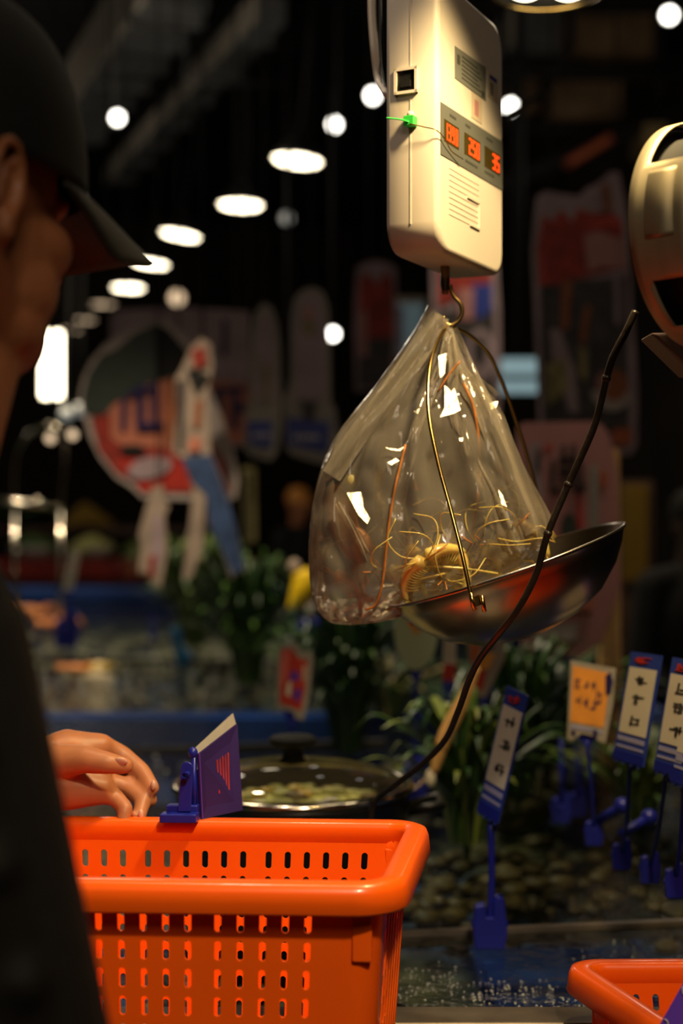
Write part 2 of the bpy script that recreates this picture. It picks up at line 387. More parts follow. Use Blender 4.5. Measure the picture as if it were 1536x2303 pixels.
for i, (x, y, d, lab) in enumerate([(645, 491, 7.0, 'faint grey lamp right of the second pendant'), (150, 931, 6.0, 'faint lamp left of the round board rim'), (181, 921, 6.0, 'faint lamp touching the round board rim')]):
    if i == 0: place(e1, P(x, y, d), lab, None, 'faint unlit lamps')
    else: dup(e1, P(x, y, d), lab, 'faint unlit lamps')
e2 = spot('globe_lamp', .045, 'lamp_dim'); place(e2, P(398, 670, 9.0), 'round warm lamp above the dark disc of the round board')
e3 = spot('glow_lamp', .012, 'lamp_dim'); place(e3, P(649, 893, 5.0), 'tiny amber lamp between the two oval boards')
# twin bulb ring lamp, top right
t = thing('twin_bulb_lamp', 'round twin bulb lamp with a brass rim cut off at the top edge', 'lamp', P(1232, -22, 2.2)); c = P(1232, -22, 2.2)
mb = MB(); mb.lathe([(.03, .15), (.05, .12), (.08, .06), (.091, .004), (.091, 0), (.084, 0), (.076, .05), (.04, .1), (.001, .11)], c, 'shade_black', n=48); mb.build('lamp_shade', t)
mb = MB(); mb.tube([c+V((.088*math.cos(a), .088*math.sin(a), 0)) for a in [2*PI*k/48 for k in range(49)]], .0035, 'brass_wire', 8); mb.build('rim', t)
for sx in (-1, 1):
    mb = MB(); mb.ball(c+V((sx*.033, 0, .012)), (.032, .04, .024), 'lamp_warm'); mb.build('bulb', t)
mb = MB(); mb.tube([c+Z*.14, V((c.x, c.y, CZ))], .004, 'black_matt', 6); mb.build('cord', t)
mb = MB(); mb.tube(cr([P(1284, 0, 3.2), P(1290, 60, 3.2), P(1280, 120, 3.2), P(1230, 200, 3.2), P(1170, 240, 3.25), P(1130, 262, 3.3)]), .006, 'black_matt', 6); mb.tube([P(1284, 0, 3.2), V((P(1284, 0, 3.2).x, 3.2, CZ))], .006, 'black_matt', 6)
tag(mb.build('hanging_cable', loc=P(1284, 0, 3.2)), 'black cable curving down from the twin bulb lamp to the scale', 'cable')
# lantern by the jaw
t = thing('light_box', 'tall glowing white light box beside the jaw', 'lamp', P(115, 895, 7)); a = P(92, 745, 7); b = P(140, 895, 7)
mb = MB(); mb.box((a+b)/2+V((0, .06, 0)), (b.x-a.x+.02, .1, a.z-b.z+.03), 'shade_black'); mb.build('case', t, bevel=.01)
mb = MB(); mb.box((a+b)/2, (b.x-a.x, .03, a.z-b.z), 'lamp_warm'); mb.build('diffuser', t, bevel=.012)
mb = MB(); mb.tube([V((P(115, 740, 7).x, 7.06, a.z)), V((P(115, 740, 7).x, 7.06, CZ))], .008, 'black_matt', 6); mb.build('stem', t)
# pale blue screen
t = thing('display_screen', 'pale blue lit screen between the hanging boards and the crab board', 'screen', P(1170, 885, 6.2))
a = P(1126, 806, 6.2); b = P(1216, 884, 6.2)
mb = MB(); mb.box((a+b)/2+V((0, .04, 0)), (b.x-a.x+.03, .06, a.z-b.z+.03), 'black_plastic'); mb.build('case', t)
mb = MB(); mb.box((a+b)/2, (b.x-a.x, .01, a.z-b.z), 'screen_blue'); mb.box((a+b)/2+V((0, -.008, -.01)), (b.x-a.x, .004, .03), 'screen_grey'); mb.build('screen', t)
mb = MB(); mb.tube([V(((a.x+b.x)/2, 6.26, a.z)), V(((a.x+b.x)/2, 6.26, CZ))], .02, 'black_matt', 8); mb.build('ceiling_arm', t)

# ------------------------------------------------------------------ light
def light(kind, name, loc, e, col, aim=None, **k):
    l = bpy.data.lights.new(name, kind); l.energy = e; l.color = col
    for a, b in k.items(): setattr(l, a, b)
    o = bpy.data.objects.new(name, l); C.objects.link(o); o.location = loc
    if aim is not None: o.rotation_euler = (V(aim)-V(loc)).to_track_quat('-Z', 'Y').to_euler()
    return o
W = (1, .70, .36)
light('SPOT', 'counter_spot', (.32, 1.17, H+.72), 54, (1, .72, .33), aim=(.08, 1.50, H+.0), spot_size=math.radians(60), spot_blend=.25, shadow_soft_size=.045)
light('AREA', 'front_fill', (.3, -.9, H+1.5), 9, (1, .78, .55), aim=(0, 1.5, H), size=.7)  # unseen area fill behind the camera, added to lift the foreground
light('SPOT', 'basket_fill', (.38, -.15, H+1.15), 88, (1, .80, .55), aim=(.0, 1.35, H-.54), spot_size=math.radians(27), spot_blend=.6, shadow_soft_size=.06)  # unseen frontal fill added to brighten the orange basket
light('SPOT', 'hand_fill', (-.22, 1.45, H+1.5), 28, (1, .82, .62), aim=(-.2, 1.6, H-.4), spot_size=math.radians(60), spot_blend=.6, shadow_soft_size=.06)  # unseen fill added for the hand and the lone card
for i, (x, y, z, e) in enumerate([(.9, 2.3, 1.6, 10), (-.6, 3.2, 1.7, 190), (.7, 4.6, 1.6, 40), (-1.2, 5.4, 1.7, 190), (-2.2, 7.6, 1.7, 90)]):
    light('SPOT', 'tank_fill', (x, y, H+z), e, (1, .82, .55), aim=(x-.1, y+.1, 0), spot_size=math.radians(84), spot_blend=.6, shadow_soft_size=.06)  # unseen fills added over the water to brighten the tanks
for x, y, z, e in ((.5, 2.2, 1.9, 4.5), (-.8, 2.4, 2.2, 4)):
    light('POINT', 'hall_fill', (x, y, H+z), e, (1, .8, .6), shadow_soft_size=.15)  # unseen point fills added for the boards and foreground
for x, y, z, e in ((-1.0, 6.0, 1.5, 16), (1.6, 7.0, 1.6, 12), (-3, 9, 1.6, 18)): light('POINT', 'upper_fill', (x, y, H+z), e, (1, .85, .66), shadow_soft_size=.2)  # unseen point fills added so the ceiling ducts show
w = bpy.data.worlds.new('w'); bpy.context.scene.world = w; w.use_nodes = True
w.node_tree.nodes['Background'].inputs[0].default_value = (.5, .4, .3, 1); w.node_tree.nodes['Background'].inputs[1].default_value = .006

# ------------------------------------------------------------------ camera
cam = bpy.data.cameras.new('cam'); co = bpy.data.objects.new('camera', cam); C.objects.link(co); bpy.context.scene.camera = co
cam.sensor_fit = 'VERTICAL'; cam.sensor_height = 36; cam.lens = 36*F/2303
co.location = (0, 0, H); co.rotation_euler = (PI/2, 0, 0); cam.clip_start = .05
cam.dof.use_dof = True; cam.dof.focus_distance = 1.36; cam.dof.aperture_fstop = 2.6; cam.dof.aperture_blades = 7
sc = bpy.context.scene; sc.view_settings.view_transform = 'Standard'; sc.view_settings.look = 'None'; sc.view_settings.exposure = 0; sc.view_settings.gamma = 1
sc.cycles.use_denoising = True; sc.cycles.transparent_max_bounces = 24; sc.cycles.max_bounces = 8; sc.cycles.sample_clamp_indirect = 4
# ------------------------------------------------------------------ tank and counter
WZ = H-.53          # water level
X0, X1, Y0, Y1 = -4.2, 2.5, 1.47, 8.9
def tank(X0, X1, Y0, Y1, label, lip, right=True):
    t = thing('seafood_tank', label, 'tank', ((X0+X1)/2, Y0, 0)); WLOC[t.name] = V(((X0+X1)/2, Y0, 0))
    mb = MB(); mb.box(((X0+X1)/2, (Y0+Y1)/2, WZ-.16), (X1-X0, Y1-Y0, .03), 'tank_bed'); mb.build('tank_floor', t)
    mb = MB(); w = 'steel_dull' if lip else 'tank_blue'
    mb.box(((X0+X1)/2, Y0+.015, (WZ+.005)/2), (X1-X0, .03, WZ+.005), w); mb.box(((X0+X1)/2, Y1-.015, WZ/2), (X1-X0, .03, WZ), 'tank_blue')
    for x in (X0+.015, X1-.015): mb.box((x, (Y0+Y1)/2, WZ/2), (.03, Y1-Y0, WZ+.02), 'tank_blue')
    mb.build('tank_wall', t)
    mb = MB(); mb.add([(X0+.03, Y0+.03, WZ-.004), (X1-.03, Y0+.03, WZ-.004), (X1-.03, Y1-.03, WZ-.004), (X0+.03, Y1-.03, WZ-.004)], [(0, 1, 2, 3)], 'water_surface'); mb.build('water', t)
    if lip: mb = MB(); mb.box(((X0+X1)/2, 1.445, H-.517), (X1-X0, .05, .014), 'steel_lip'); mb.build('lip', t, bevel=.004)
    else: mb = MB(); mb.box(((X0+X1)/2, Y1+.02, WZ+.02), (X1-X0, .12, .08), 'tank_blue'); mb.build('liner_edge', t, bevel=.02)
    return t
t2 = tank(-4.2, .85, 3.71, 8.9, 'far long seafood tank with blue liner edge running away on the left', False)
t = tank(-3.2, 2.5, 1.455, 3.70, 'near seafood tank with steel lip and sparkling water behind the orange baskets', True)
for a, b, nm in ((P(880, 2095, 1.79), P(1620, 2066, 1.85), 'divider'), (V((-4.1, 5.6, 0)), V((.8, 4.9, 0)), 'divider'), (V((-3.1, 2.7, 0)), V((.1, 3.3, 0)), 'divider')):
    a = V((a.x, a.y, WZ-.008)); b = V((b.x, b.y, WZ-.008)); d = (b-a).normalized(); b = b if b.x < 2.4 else a+d*((2.4-a.x)/d.x)
    mb = MB(); mb.box((a+b)/2, ((b-a).length, .012, .02), 'steel_lip' if b.y < 2 else 'concrete', (d, Z.cross(d), Z)); mb.build(nm, t if a.y < 3.7 else t2)
LZ = H-.62          # ledge the baskets stand on
mb = MB(); mb.box((.2, 1.285, LZ-.015), (3.2, .26, .03), 'steel_dull'); mb.box((.2, 1.30, LZ/2-.02), (3.2, .03, LZ-.05), 'steel_dull')
tag(mb.build('counter_ledge', loc=(.2, 1.2, 0)), 'steel ledge in front of the tank under both orange baskets', 'counter')
# submerged trays
def tray(x0, x1, y0, y1, m, label, z=.075):
    t = MB(); c = V(((x0+x1)/2, (y0+y1)/2, WZ-.1))
    t.box(c+V((0, 0, -.03)), (x1-x0, y1-y0, .012), m)
    for sx in (-1, 1): t.box(c+V((sx*(x1-x0)/2, 0, 0)), (.012, y1-y0, z), m)
    for sy in (-1, 1): t.box(c+V((0, sy*(y1-y0)/2, 0)), (x1-x0, .012, z), m)
    tag(t.build('blue_tray', loc=c, bevel=.003), label, 'tray', 'blue trays sunk in the tank')
tray(.19, .43, 1.88, 2.14, 'tank_blue', 'blue tray under water to the right of the price stake', .015)
tray(.385, .50, 1.60, 1.74, 'tank_cyan', 'small bright blue tray under water behind the right basket', .015)
tray(-.55, -.18, 1.62, 1.95, 'tank_cyan', 'bright blue tray under water behind the holes of the left basket')
tray(-.9, -.32, 2.9, 3.5, 'tank_blue', 'blue tray under water above the reaching hand')
tray(.0, .12, 2.6, 2.9, 'tank_blue', 'blue tray right behind the glass lid')
random.seed(4)
def shells(cx, cy, w, d, n, m, label, name='shellfish', sz=.018):
    mb = MB()
    for i in range(n):
        x = cx+random.uniform(-.5, .5)*w; y = cy+random.uniform(-.5, .5)*d; r = sz*random.uniform(.6, 1.3)
        a = random.uniform(0, PI); ax = (V((math.cos(a), math.sin(a), 0)), V((-math.sin(a), math.cos(a), 0)), Z)
        mb.ball((x, y, WZ-.135+random.random()*.07), (r*1.3, r, r*.6), m, ax, 10, 6)
    tag(mb.build(name, loc=(cx, cy, WZ-.1)), label, 'shellfish', kind='stuff')
shells(-.12, 1.72, .25, .35, 130, 'shell_pale', 'pale clams under water behind the left basket')
shells(.35, 2.35, .5, .4, 170, 'shell_brown', 'brown shellfish under water around the price stakes')
shells(.25, 1.56, .45, .14, 120, 'shell_brown', 'brown clams under the sparkling water by the steel lip')
shells(-1.0, 6.3, 2.0, 1.6, 280, 'shell_pale', 'pale shellfish heap under water in the far left tank', sz=.04)
shells(-1.1, 4.6, 1.6, .9, 200, 'shell_brown', 'brown shellfish under water beyond the hand', sz=.03)
shells(.55, 3.2, .9, .7, 200, 'shell_brown', 'brown shellfish under water at the foot of the pink board', sz=.025)
def sparkles(cx, cy, w, d, n, label, seed, r0=.0012):  # glossy beads added on the surface to make the water sparkle
    rn = random.Random(seed); mb = MB(); cs = [(cx+rn.uniform(-.5, .5)*w, cy+rn.uniform(-.5, .5)*d) for _ in range(max(3, n//22))]
    for i in range(n):
        c = rn.choice(cs); x = c[0]+rn.gauss(0, w*.10); y = c[1]+rn.gauss(0, d*.12); r = r0*rn.uniform(.5, 1.5)
        mb.ball((x, y, WZ-.004), (r, r, r*.8), 'bubble', nu=8, nv=6)
    tag(mb.build('water_sparkles', loc=(cx, cy, WZ)), label, 'sparkles', kind='stuff')
sparkles(.17, 1.565, .22, .12, 260, 'bright beads added as water sparkle along the steel lip between the baskets', 1)
sparkles(.3, 1.75, .5, .22, 90, 'scattered beads added as water sparkle around the foot of the lone price stake', 2)
sparkles(-.9, 3.0, 1.0, .7, 220, 'bright beads added as water sparkle above the hand', 3, .004)
sparkles(-.75, 4.9, 1.2, 1.2, 160, 'beads added as water sparkle on the far left tank near the yellow fish', 5, .006)
# animals lying just above water at far left
def crab(c, s, m, label, name, rot=0):
    mb = MB(); c = V(c); mb.ball(c, (s, s*.7, s*.4), m)
    for sx in (-1, 1):
        for k in range(4):
            a = math.radians(-40+k*30); p = c+V((sx*s*.8*math.cos(a), s*.6*math.sin(a), 0)); q = c+V((sx*s*1.7*math.cos(a), s*1.3*math.sin(a), s*.35)); r = c+V((sx*s*2.1*math.cos(a), s*1.7*math.sin(a), -s*.3))
            mb.tube([p, q, r], [s*.12, s*.1, s*.03], m, 6)
        mb.tube([c+V((sx*s*.7, -s*.5, 0)), c+V((sx*s*1.2, -s*1.1, .1*s)), c+V((sx*s*.6, -s*1.5, 0))], [s*.15, s*.22, s*.06], m, 8)
    tag(mb.build(name, loc=c), label, 'crab')
crab(P(62, 1375, 7.0), .075, 'crab_orange', 'orange crab at the far left edge of the tank by the jacket', 'crab')
crab(P(128, 1402, 6.4), .06, 'crab_orange', 'pale orange crab lying right of the first crab', 'crab')
crab(P(168, 1502, 4.75), .035, 'crab_orange', 'small orange crab beside the yellow fish', 'crab')
def fish(c, L, m, label, up=.25, name='fish'):
    mb = MB(); c = V(c); d = V((1, .1, up)).normalized()
    pts = cr([c-d*L*.5, c-d*L*.3+Z*L*.02, c+Z*L*.06, c+d*L*.3+Z*L*.02, c+d*L*.48], 5); n = len(pts)
    mb.tube(pts, [max(.004, L*.16*math.sin(PI*min(1, (i+.6)/n*1.05))**.7) for i in range(n)], m, 12, flat=.55)
    e = c+d*L*.46; mb.prism([e, e+d*L*.14+Z*L*.1, e+d*L*.1, e+d*L*.14-Z*L*.1], (0, .006, 0), m)
    tag(mb.build(name, loc=c), label, 'fish')
fish(P(212, 1505, 4.75), .12, 'fish_yellow', 'shining yellow fish at the water surface above the hand')
fish(P(215, 1524, 4.6), .1, 'shell_pale', 'pale fish just in front of the yellow fish', .05)

# ------------------------------------------------------------------ orange baskets
def basket(name, label, org, ax, ay, L, D, Ht, inset, grp=None, segs=(6, 6, 5, 6)):
    t = thing(name, label, 'basket', org, grp); WLOC[t.name] = V(org); org = V(org)
    def M(x, y, z):                      # local: x 0..L, y 0..D, z below rim; walls taper
        k = -z/Ht*inset
        xx = L/2+(x-L/2)*(1-2*k/L); yy = D/2+(y-D/2)*(1-2*k/D)
        return org+ax*xx+ay*yy+Z*(Ht+z)
    R = .022
    # path around the rounded rectangle: list of (x, y), with hole spans
    def side_cols(length):
        cols = []; s = R+.012; cols.append((R, s, 0)); k = 0
        while s+.0195 < length-R-.012:
            cols += [(s, s+.0195, 1)]; s += .0195; k += 1
            if k % 6 == 0 and s+.026 < length-R: cols.append((s, s+.0065, 0)); s += .0065
        cols.append((s, length-R, 0)); return cols
    def corner(cx, cy, a0):
        return [(cx+R*math.cos(a0+PI/2*i/5), cy+R*math.sin(a0+PI/2*i/5)) for i in range(6)]
    rows = [(-.001, -.0235, 0)]; z = -.0235
    while z-.0245 > -Ht+.012: rows.append((z, z-.0245, 1)); z -= .0245
    rows.append((z, -Ht, 0))
    mb = MB(); m = 'orange_plastic'
    def cell(pa, pb, z0, z1, hole):
        def Q(u, v): x = pa[0]+(pb[0]-pa[0])*u; y = pa[1]+(pb[1]-pa[1])*u; return M(x, y, z0+(z1-z0)*v)
        if not hole: mb.add([Q(0, 0), Q(1, 0), Q(1, 1), Q(0, 1)], [(0, 1, 2, 3)], m, abs(pa[0]-pb[0]) > 1e-6 and abs(pa[1]-pb[1]) > 1e-6); return
        hw = .165; hh = .35; r = hw*.0195/.0245; inner = []
        for a in range(0, 16):
            th = 2*PI*(a+.5)/16; cy = -1 if math.sin(th) < 0 else 1
            inner.append((.5+hw*math.cos(th), .5+cy*(hh-r)+r*math.sin(th)))
        outer = []
        for u, v in inner:
            du, dv = (u-.5)/hw, (v-.5)/hh; k = .5/max(abs(du), abs(dv)); outer.append((.5+du*k, .5+dv*k))
        corners = {3.5: (1, 1), 7.5: (0, 1), 11.5: (0, 0), 15.5: (1, 0)}
        vs = [Q(*p) for p in inner]+[Q(1, 1), Q(0, 1), Q(0, 0), Q(1, 0)]; fs = []
        for qd in range(4):
            for i in range(3): fs.append((16+qd, 4*qd+i, 4*qd+i+1))
            fs.append((16+qd, 4*qd+3, (4*qd+4) % 16, 16+(qd+1) % 4))
        mb.add(vs, fs, m, False)
    sides = [((0, 0), (1, 0), L), ((L, 0), (0, 1), D), ((L, D), (-1, 0), L), ((0, D), (0, -1), D)]
    arcs = [corner(L-R, R, -PI/2), corner(L-R, D-R, 0), corner(R, D-R, PI/2), corner(R, R, PI)]
    for si, (o, d, ln) in enumerate(sides):
        for s0, s1, hole in side_cols(ln):
            pa = (o[0]+d[0]*s0, o[1]+d[1]*s0); pb = (o[0]+d[0]*s1, o[1]+d[1]*s1)
            for z0, z1, hr in rows: cell(pa, pb, z0, z1, hole and hr)
        for i in range(5):
            for z0, z1, hr in rows: cell(arcs[si][i], arcs[si][i+1], z0, z1, 0)
    wall = mb.build('basket_wall', t, solid=.0028, weld=True)
    mb = MB(); nx, ny = 14, 9
    base = [p for a in arcs for p in a]; mb.prism([M(x, y, -Ht) for x, y in base], (0, 0, .003), m); mb.build('base', t)
    # rim, an inverted channel swept around
    Rr = R+.010; path = []
    o = .0
    for (cx, cy, a0) in ((L-R, R, -PI/2), (L-R, D-R, 0), (R, D-R, PI/2), (R, R, PI)):
        for i in range(9):
            a = a0+PI/2*i/8; path.append((cx, cy, math.cos(a), math.sin(a)))
    prof = [(-.002, -.026), (-.0035, -.004), (-.002, .001), (.002, .003), (.013, .003), (.018, .001), (.0205, -.005), (.0225, -.021), (.021, -.023), (.019, -.0215), (.0165, -.004), (.001, -.002), (.0008, -.026)]
    vs = []; K = len(prof)
    for cx, cy, c_, s_ in path:
        for o_, z_ in prof: vs.append(org+ax*(cx+(R+o_)*c_)+ay*(cy+(R+o_)*s_)+Z*(Ht+z_))
    n = len(path); mb = MB()
    mb.add(vs, [(i*K+k, i*K+(k+1) % K, ((i+1) % n)*K+(k+1) % K, ((i+1) % n)*K+k) for i in range(n) for k in range(K)], m, True)
    mb.build('rim', t)
    for cx, cy, sx, sy in ((L, 0, 1, -1), (L, D, 1, 1), (0, 0, -1, -1), (0, D, -1, 1)):
        mb = MB(); mb.box(M(cx-sx*.014, cy+sy*.0015, -.045), (.017, .005, .045), m, (ax, ay, Z)); mb.build('corner_rib', t, bevel=.002)
    mb = MB()       # slanting ribs on the short right side
    for k in range(7):
        y0 = R+.01+k*(D-2*R-.04)/6
        if y0+.03 < D-R: mb.tube([M(L+.001, y0, -Ht*.9), M(L+.001, y0+.022, -.03)], .0016, 'orange_plastic', 6)
    mb.build('side_rib', t)
    return t
ra, rb = V((.9986, -.053, 0)), V((.155, .988, 0))
b1 = basket('shopping_basket', 'large bright orange plastic basket with slotted walls beside the dark jacket', V((.034, 1.205, LZ))-ra*.43, ra, rb, .43, .225, .3055, .020)
ra2, rb2 = V((1, .02, 0)), V((-.31, .95, 0))
o2 = V((.2395, 1.41, LZ))-rb2*.22
b2 = basket('shopping_basket', 'orange plastic basket cut off in the bottom right corner', o2, ra2, rb2, .36, .22, .17, .012)

# ------------------------------------------------------------------ writing helpers
def glyph(mb, fr, u, v, w, h, m, seed, lift=.0012, n=6):      # brush-like character inside a cell of a card
    rnd = random.Random(seed)
    for k in range(n):
        if k % 2: x0 = u+w*rnd.uniform(0, .4); x1 = u+w*rnd.uniform(.6, 1); y = v+h*rnd.uniform(.08, .92); q = [(x0, y), (x1, y-h*.05), (x1, y+h*.05), (x0, y+h*.1)]
        else: x = u+w*rnd.uniform(.12, .82); y0 = v+h*rnd.uniform(0, .35); y1 = v+h*rnd.uniform(.6, 1); q = [(x, y0), (x+w*.12, y0), (x+w*.1, y1), (x-w*.03, y1)]
        fr.feat(mb, q, m, lift)
class Card:
    def __init__(s, tl, tr, br, bl, th=.002):
        s.c = [V(p) for p in (tl, tr, br, bl)]; s.th = th
        s.n = (s.c[3]-s.c[0]).cross(s.c[1]-s.c[0]).normalized()
        if s.n.y > 0: s.n = -s.n
    def at(s, u, v, l=0): a = s.c[0].lerp(s.c[1], u); b = s.c[3].lerp(s.c[2], u); return a.lerp(b, v)+s.n*l
    def feat(s, mb, poly, m, lift=.0008, base=-.0002): mb.prism([s.at(u, v, base) for u, v in poly], s.n*(lift-base), m)
    def body(s, mb, poly, m): mb.prism([s.at(u, v, 0) for u, v in poly], -s.n*s.th, m)
R4 = [(0, 0), (1, 0), (1, 1), (0, 1)]
def rect(u0, v0, u1, v1): return [(u0, v0), (u1, v0), (u1, v1), (u0, v1)]
def zig(v, n=4, dv=.02):
    return [(1-i/(2*n), v+(dv if i % 2 else 0)) for i in range(2*n+1)]

def clamp(t, base, mname='blue_plastic', s=1.0, flip=1):
    mb = MB(); b = V(base)
    mb.prism([b+V((x*s, -.009*s, z*s)) for x, z in ((-.019, .0), (-.021, .03), (-.018, .052), (-.006, .056), (-.004, .04), (.003, .04), (.004, .06), (.010, .066), (.017, .062), (.019, .045), (.021, .02), (.018, .0))], (0, .018*s, 0), mname)
    mb.build('clip', t, bevel=.002*s)
    mb = MB(); mb.tube([b+V((-.022*s, 0, .03*s)), b+V((.022*s, 0, .03*s))], .0045*s, mname, 10); mb.build('pivot', t)
def price_stake(label, tl, tr, br, bl, foot, style, seed, s=1.0, grp='price stakes in the tank', pole_x=.45):
    cd = Card(tl, tr, br, bl, .003)
    t = thing('price_stake', label, 'price tag', foot, grp); WLOC[t.name] = V(foot)
    mb = MB()
    if style == 'blue':
        zz = zig(.965, 4, .03); cd.body(mb, [(0, 0), (1, 0)]+zz, 'blue_print')
        cd.feat(mb, rect(.06, .135, .95, .72), 'white_print', .0006)
        glyph(mb, cd, .15, .035, .6, .07, 'red_print', seed, .0012, 8)
        for k, v in enumerate((.19, .36, .55)): glyph(mb, cd, .3, v, .5, .1, 'ink' if k != 1 else 'label_ink', seed+k, .0013, 5+k % 2)
        cd.feat(mb, rect(.06, .75, .94, .79), 'pale_blue_print', .0006); cd.feat(mb, rect(.06, .83, .94, .85), 'pale_blue_print', .0006)
        cd.feat(mb, rect(0, .88, 1, .965), 'blue_plastic', .0006)
    elif style == 'orange':
        cd.body(mb, [(.02, .0), (.9, .03), (1, .02), (1.02, .5), (.93, 1), (.75, .98), (.7, .93), (.35, .9), (.12, 1), (0, .98)], 'grey_edge')
        cd.feat(mb, [(.08, .06), (.9, .1), (.86, .8), (.06, .76)], 'orange_print', .0006)
        for k, (u, v) in enumerate([(.12, .2), (.32, .2), (.5, .22), (.15, .42), (.32, .44), (.5, .45)]): glyph(mb, cd, u, v, .16, .15, 'navy_ink', seed+k, .0012, 5)
        cd.feat(mb, [(.8, .13), (.9, .08), (.98, .2), (.95, .35), (.84, .38)], 'navy_ink', .0015)
        glyph(mb, cd, .6, .3, .2, .25, 'navy_ink', seed+9, .0014, 6)
        cd.feat(mb, [(.08, .8), (.85, .85), (.85, .88), (.08, .84)], 'pale_blue_print', .0008)
        cd.feat(mb, rect(.1, .87, .2, .93), 'navy_ink', .001); cd.feat(mb, rect(.62, .84, .72, .95), 'navy_ink', .001)
    elif style == 'red':
        cd.body(mb, [(.06, .03), (.25, .0), (.55, .0), (.66, .1), (.95, .12), (1, .2), (.92, .7), (.78, 1), (.55, .98), (.5, .9), (.2, .88), (.12, .92), (0, .85), (0, .3)], 'grey_edge')
        cd.feat(mb, [(.1, .08), (.38, .06), (.6, .2), (.85, .22), (.8, .6), (.7, .88), (.45, .84), (.1, .8)], 'red_print', .0006)
        cd.feat(mb, [(.1, .08), (.36, .07), (.3, .45), (.08, .6)], 'pink_print', .001)
        cd.feat(mb, [(.4, .36), (.62, .38), (.6, .5), (.36, .48)], 'purple_bright', .001); cd.feat(mb, [(.3, .52), (.42, .5), (.4, .7), (.26, .68)], 'white_print', .0012)
        cd.feat(mb, [(.5, .6), (.7, .6), (.66, .76), (.46, .72)], 'purple_bright', .001); glyph(mb, cd, .66, .25, .16, .3, 'white_print', seed, .0012, 5)
    elif style == 'oval':
        cd.body(mb, [(.5+.5*math.cos(a), .5+.5*math.sin(a)) for a in [2*PI*k/24 for k in range(24)]], 'pale_green_board')
        cd.feat(mb, [(.25, .1), (.75, .1), (.7, .42), (.5, .56), (.32, .42)], 'orange_print', .0006); cd.feat(mb, [(.32, .12), (.7, .12), (.5, .44)], 'olive_print', .001)
    elif style == 'white':
        cd.body(mb, R4, 'white_print'); cd.feat(mb, rect(0, .78, 1, 1), 'blue_print', .001)
        for k in range(3): glyph(mb, cd, .25, .1+.2*k, .5, .12, 'label_grey', seed+k, .0012, 4)
    elif style == 'cartoon':
        cd.body(mb, [(0, 0), (1, 0), (1, .5), (.8, .75), (.55, 1), (.1, .98), (.05, .5)], 'cream_board')
        cd.feat(mb, [(.1, .05), (.35, .05), (.3, .6), (.1, .5)], 'orange_dim', .001); cd.feat(mb, [(.4, .05), (.75, .05), (.7, .35), (.45, .4)], 'dark_print', .001)
        cd.feat(mb, [(.35, .4), (.75, .42), (.6, .62), (.2, .62)], 'orange_print', .0014); cd.feat(mb, [(.1, .64), (.55, .64), (.45, .9), (.15, .9)], 'red_print', .001)
    elif style == 'strip':
        cd.body(mb, R4, 'white_print'); cd.feat(mb, rect(.1, .08, .9, .5), 'label_pale', .0006); cd.feat(mb, rect(0, .55, 1, .82), 'red_print', .0008); cd.feat(mb, rect(0, .82, 1, 1), 'blue_print', .001)
    mb.build('card', t)
    top = cd.at(pole_x, .9)-cd.n*.004; f = V(foot)
    mb = MB(); a = cd.at(pole_x-.28, .88, -.003); b = cd.at(pole_x+.28, .88, -.003); c2 = top.lerp(f, .0)-Z*.02*s
    mb.prism([a, b, b.lerp(c2, .75)-Z*.012*s, c2-Z*.012*s, a.lerp(c2, .75)-Z*.012*s], -cd.n*.006, 'blue_plastic'); mb.build('holder', t)
    mb = MB(); mb.tube(cr([top-Z*.015*s, top.lerp(f, .5)+V((.002, 0, 0)), f+Z*.03*s], 4), .0042*s, 'blue_plastic', 10); mb.build('pole', t)
    clamp(t, f, s=s); return t
price_stake('slim blue and white price card on a lone blue stake right of the orange basket', P(1139, 1542, 1.765), P(1188, 1566, 1.73), P(1116, 1862, 1.73), P(1071, 1832, 1.765), P(1101, 2132, 1.75), 'blue', 1)
price_stake('orange price card with navy writing on a blue stake under the pink board', P(1281, 1485, 1.93), P(1385, 1499, 1.9), P(1368, 1672, 1.9), P(1275, 1665, 1.93), P(1335, 1900, 1.95), 'orange', 5, s=.6)
price_stake('blue and white price card right of the orange card', P(1419, 1465, 1.72), P(1487, 1474, 1.66), P(1443, 1734, 1.66), P(1376, 1712, 1.72), P(1398, 1955, 1.8), 'blue', 12, s=.6)
price_stake('blue and white price card, second from the right edge', P(1512, 1478, 1.62), P(1575, 1490, 1.56), P(1530, 1760, 1.56), P(1468, 1740, 1.62), P(1461, 1985, 1.74), 'blue', 20, pole_x=.3, s=.6)
price_stake('blue and white price card cut by the right edge', P(1556, 1490, 1.58), P(1620, 1505, 1.52), P(1570, 1790, 1.52), P(1505, 1765, 1.58), P(1519, 2018, 1.62), 'blue', 30, pole_x=.3, s=.6)
price_stake('red and pink die cut card on a blue stake behind the lid knob', P(624, 1448, 2.5), P(706, 1446, 2.5), P(700, 1622, 2.5), P(620, 1614, 2.5), P(654, 1800, 2.55), 'red', 41)
price_stake('pale green oval card on a blue stake below the pan', P(884, 1330, 2.55), P(988, 1330, 2.55), P(982, 1508, 2.55), P(888, 1508, 2.55), P(930, 1800, 2.6), 'oval', 50, s=1.2, pole_x=.5)
price_stake('narrow white and red card beside the green oval card', P(1000, 1415, 2.5), P(1026, 1415, 2.5), P(1022, 1558, 2.5), P(994, 1556, 2.5), P(1006, 1805, 2.55), 'strip', 52, pole_x=.5)
price_stake('cartoonish cream and orange card under the right part of the pan', P(1048, 1400, 2.45), P(1142, 1400, 2.45), P(1125, 1568, 2.45), P(1052, 1568, 2.45), P(1090, 1830, 2.5), 'cartoon', 55, pole_x=.5)
price_stake('slim white price card leaning in the far left tank', P(160, 1238, 5.5), P(180, 1240, 5.5), P(158, 1352, 5.5), P(136, 1350, 5.5), P(150, 1458, 5.55), 'white', 60, s=2.2, pole_x=.5)
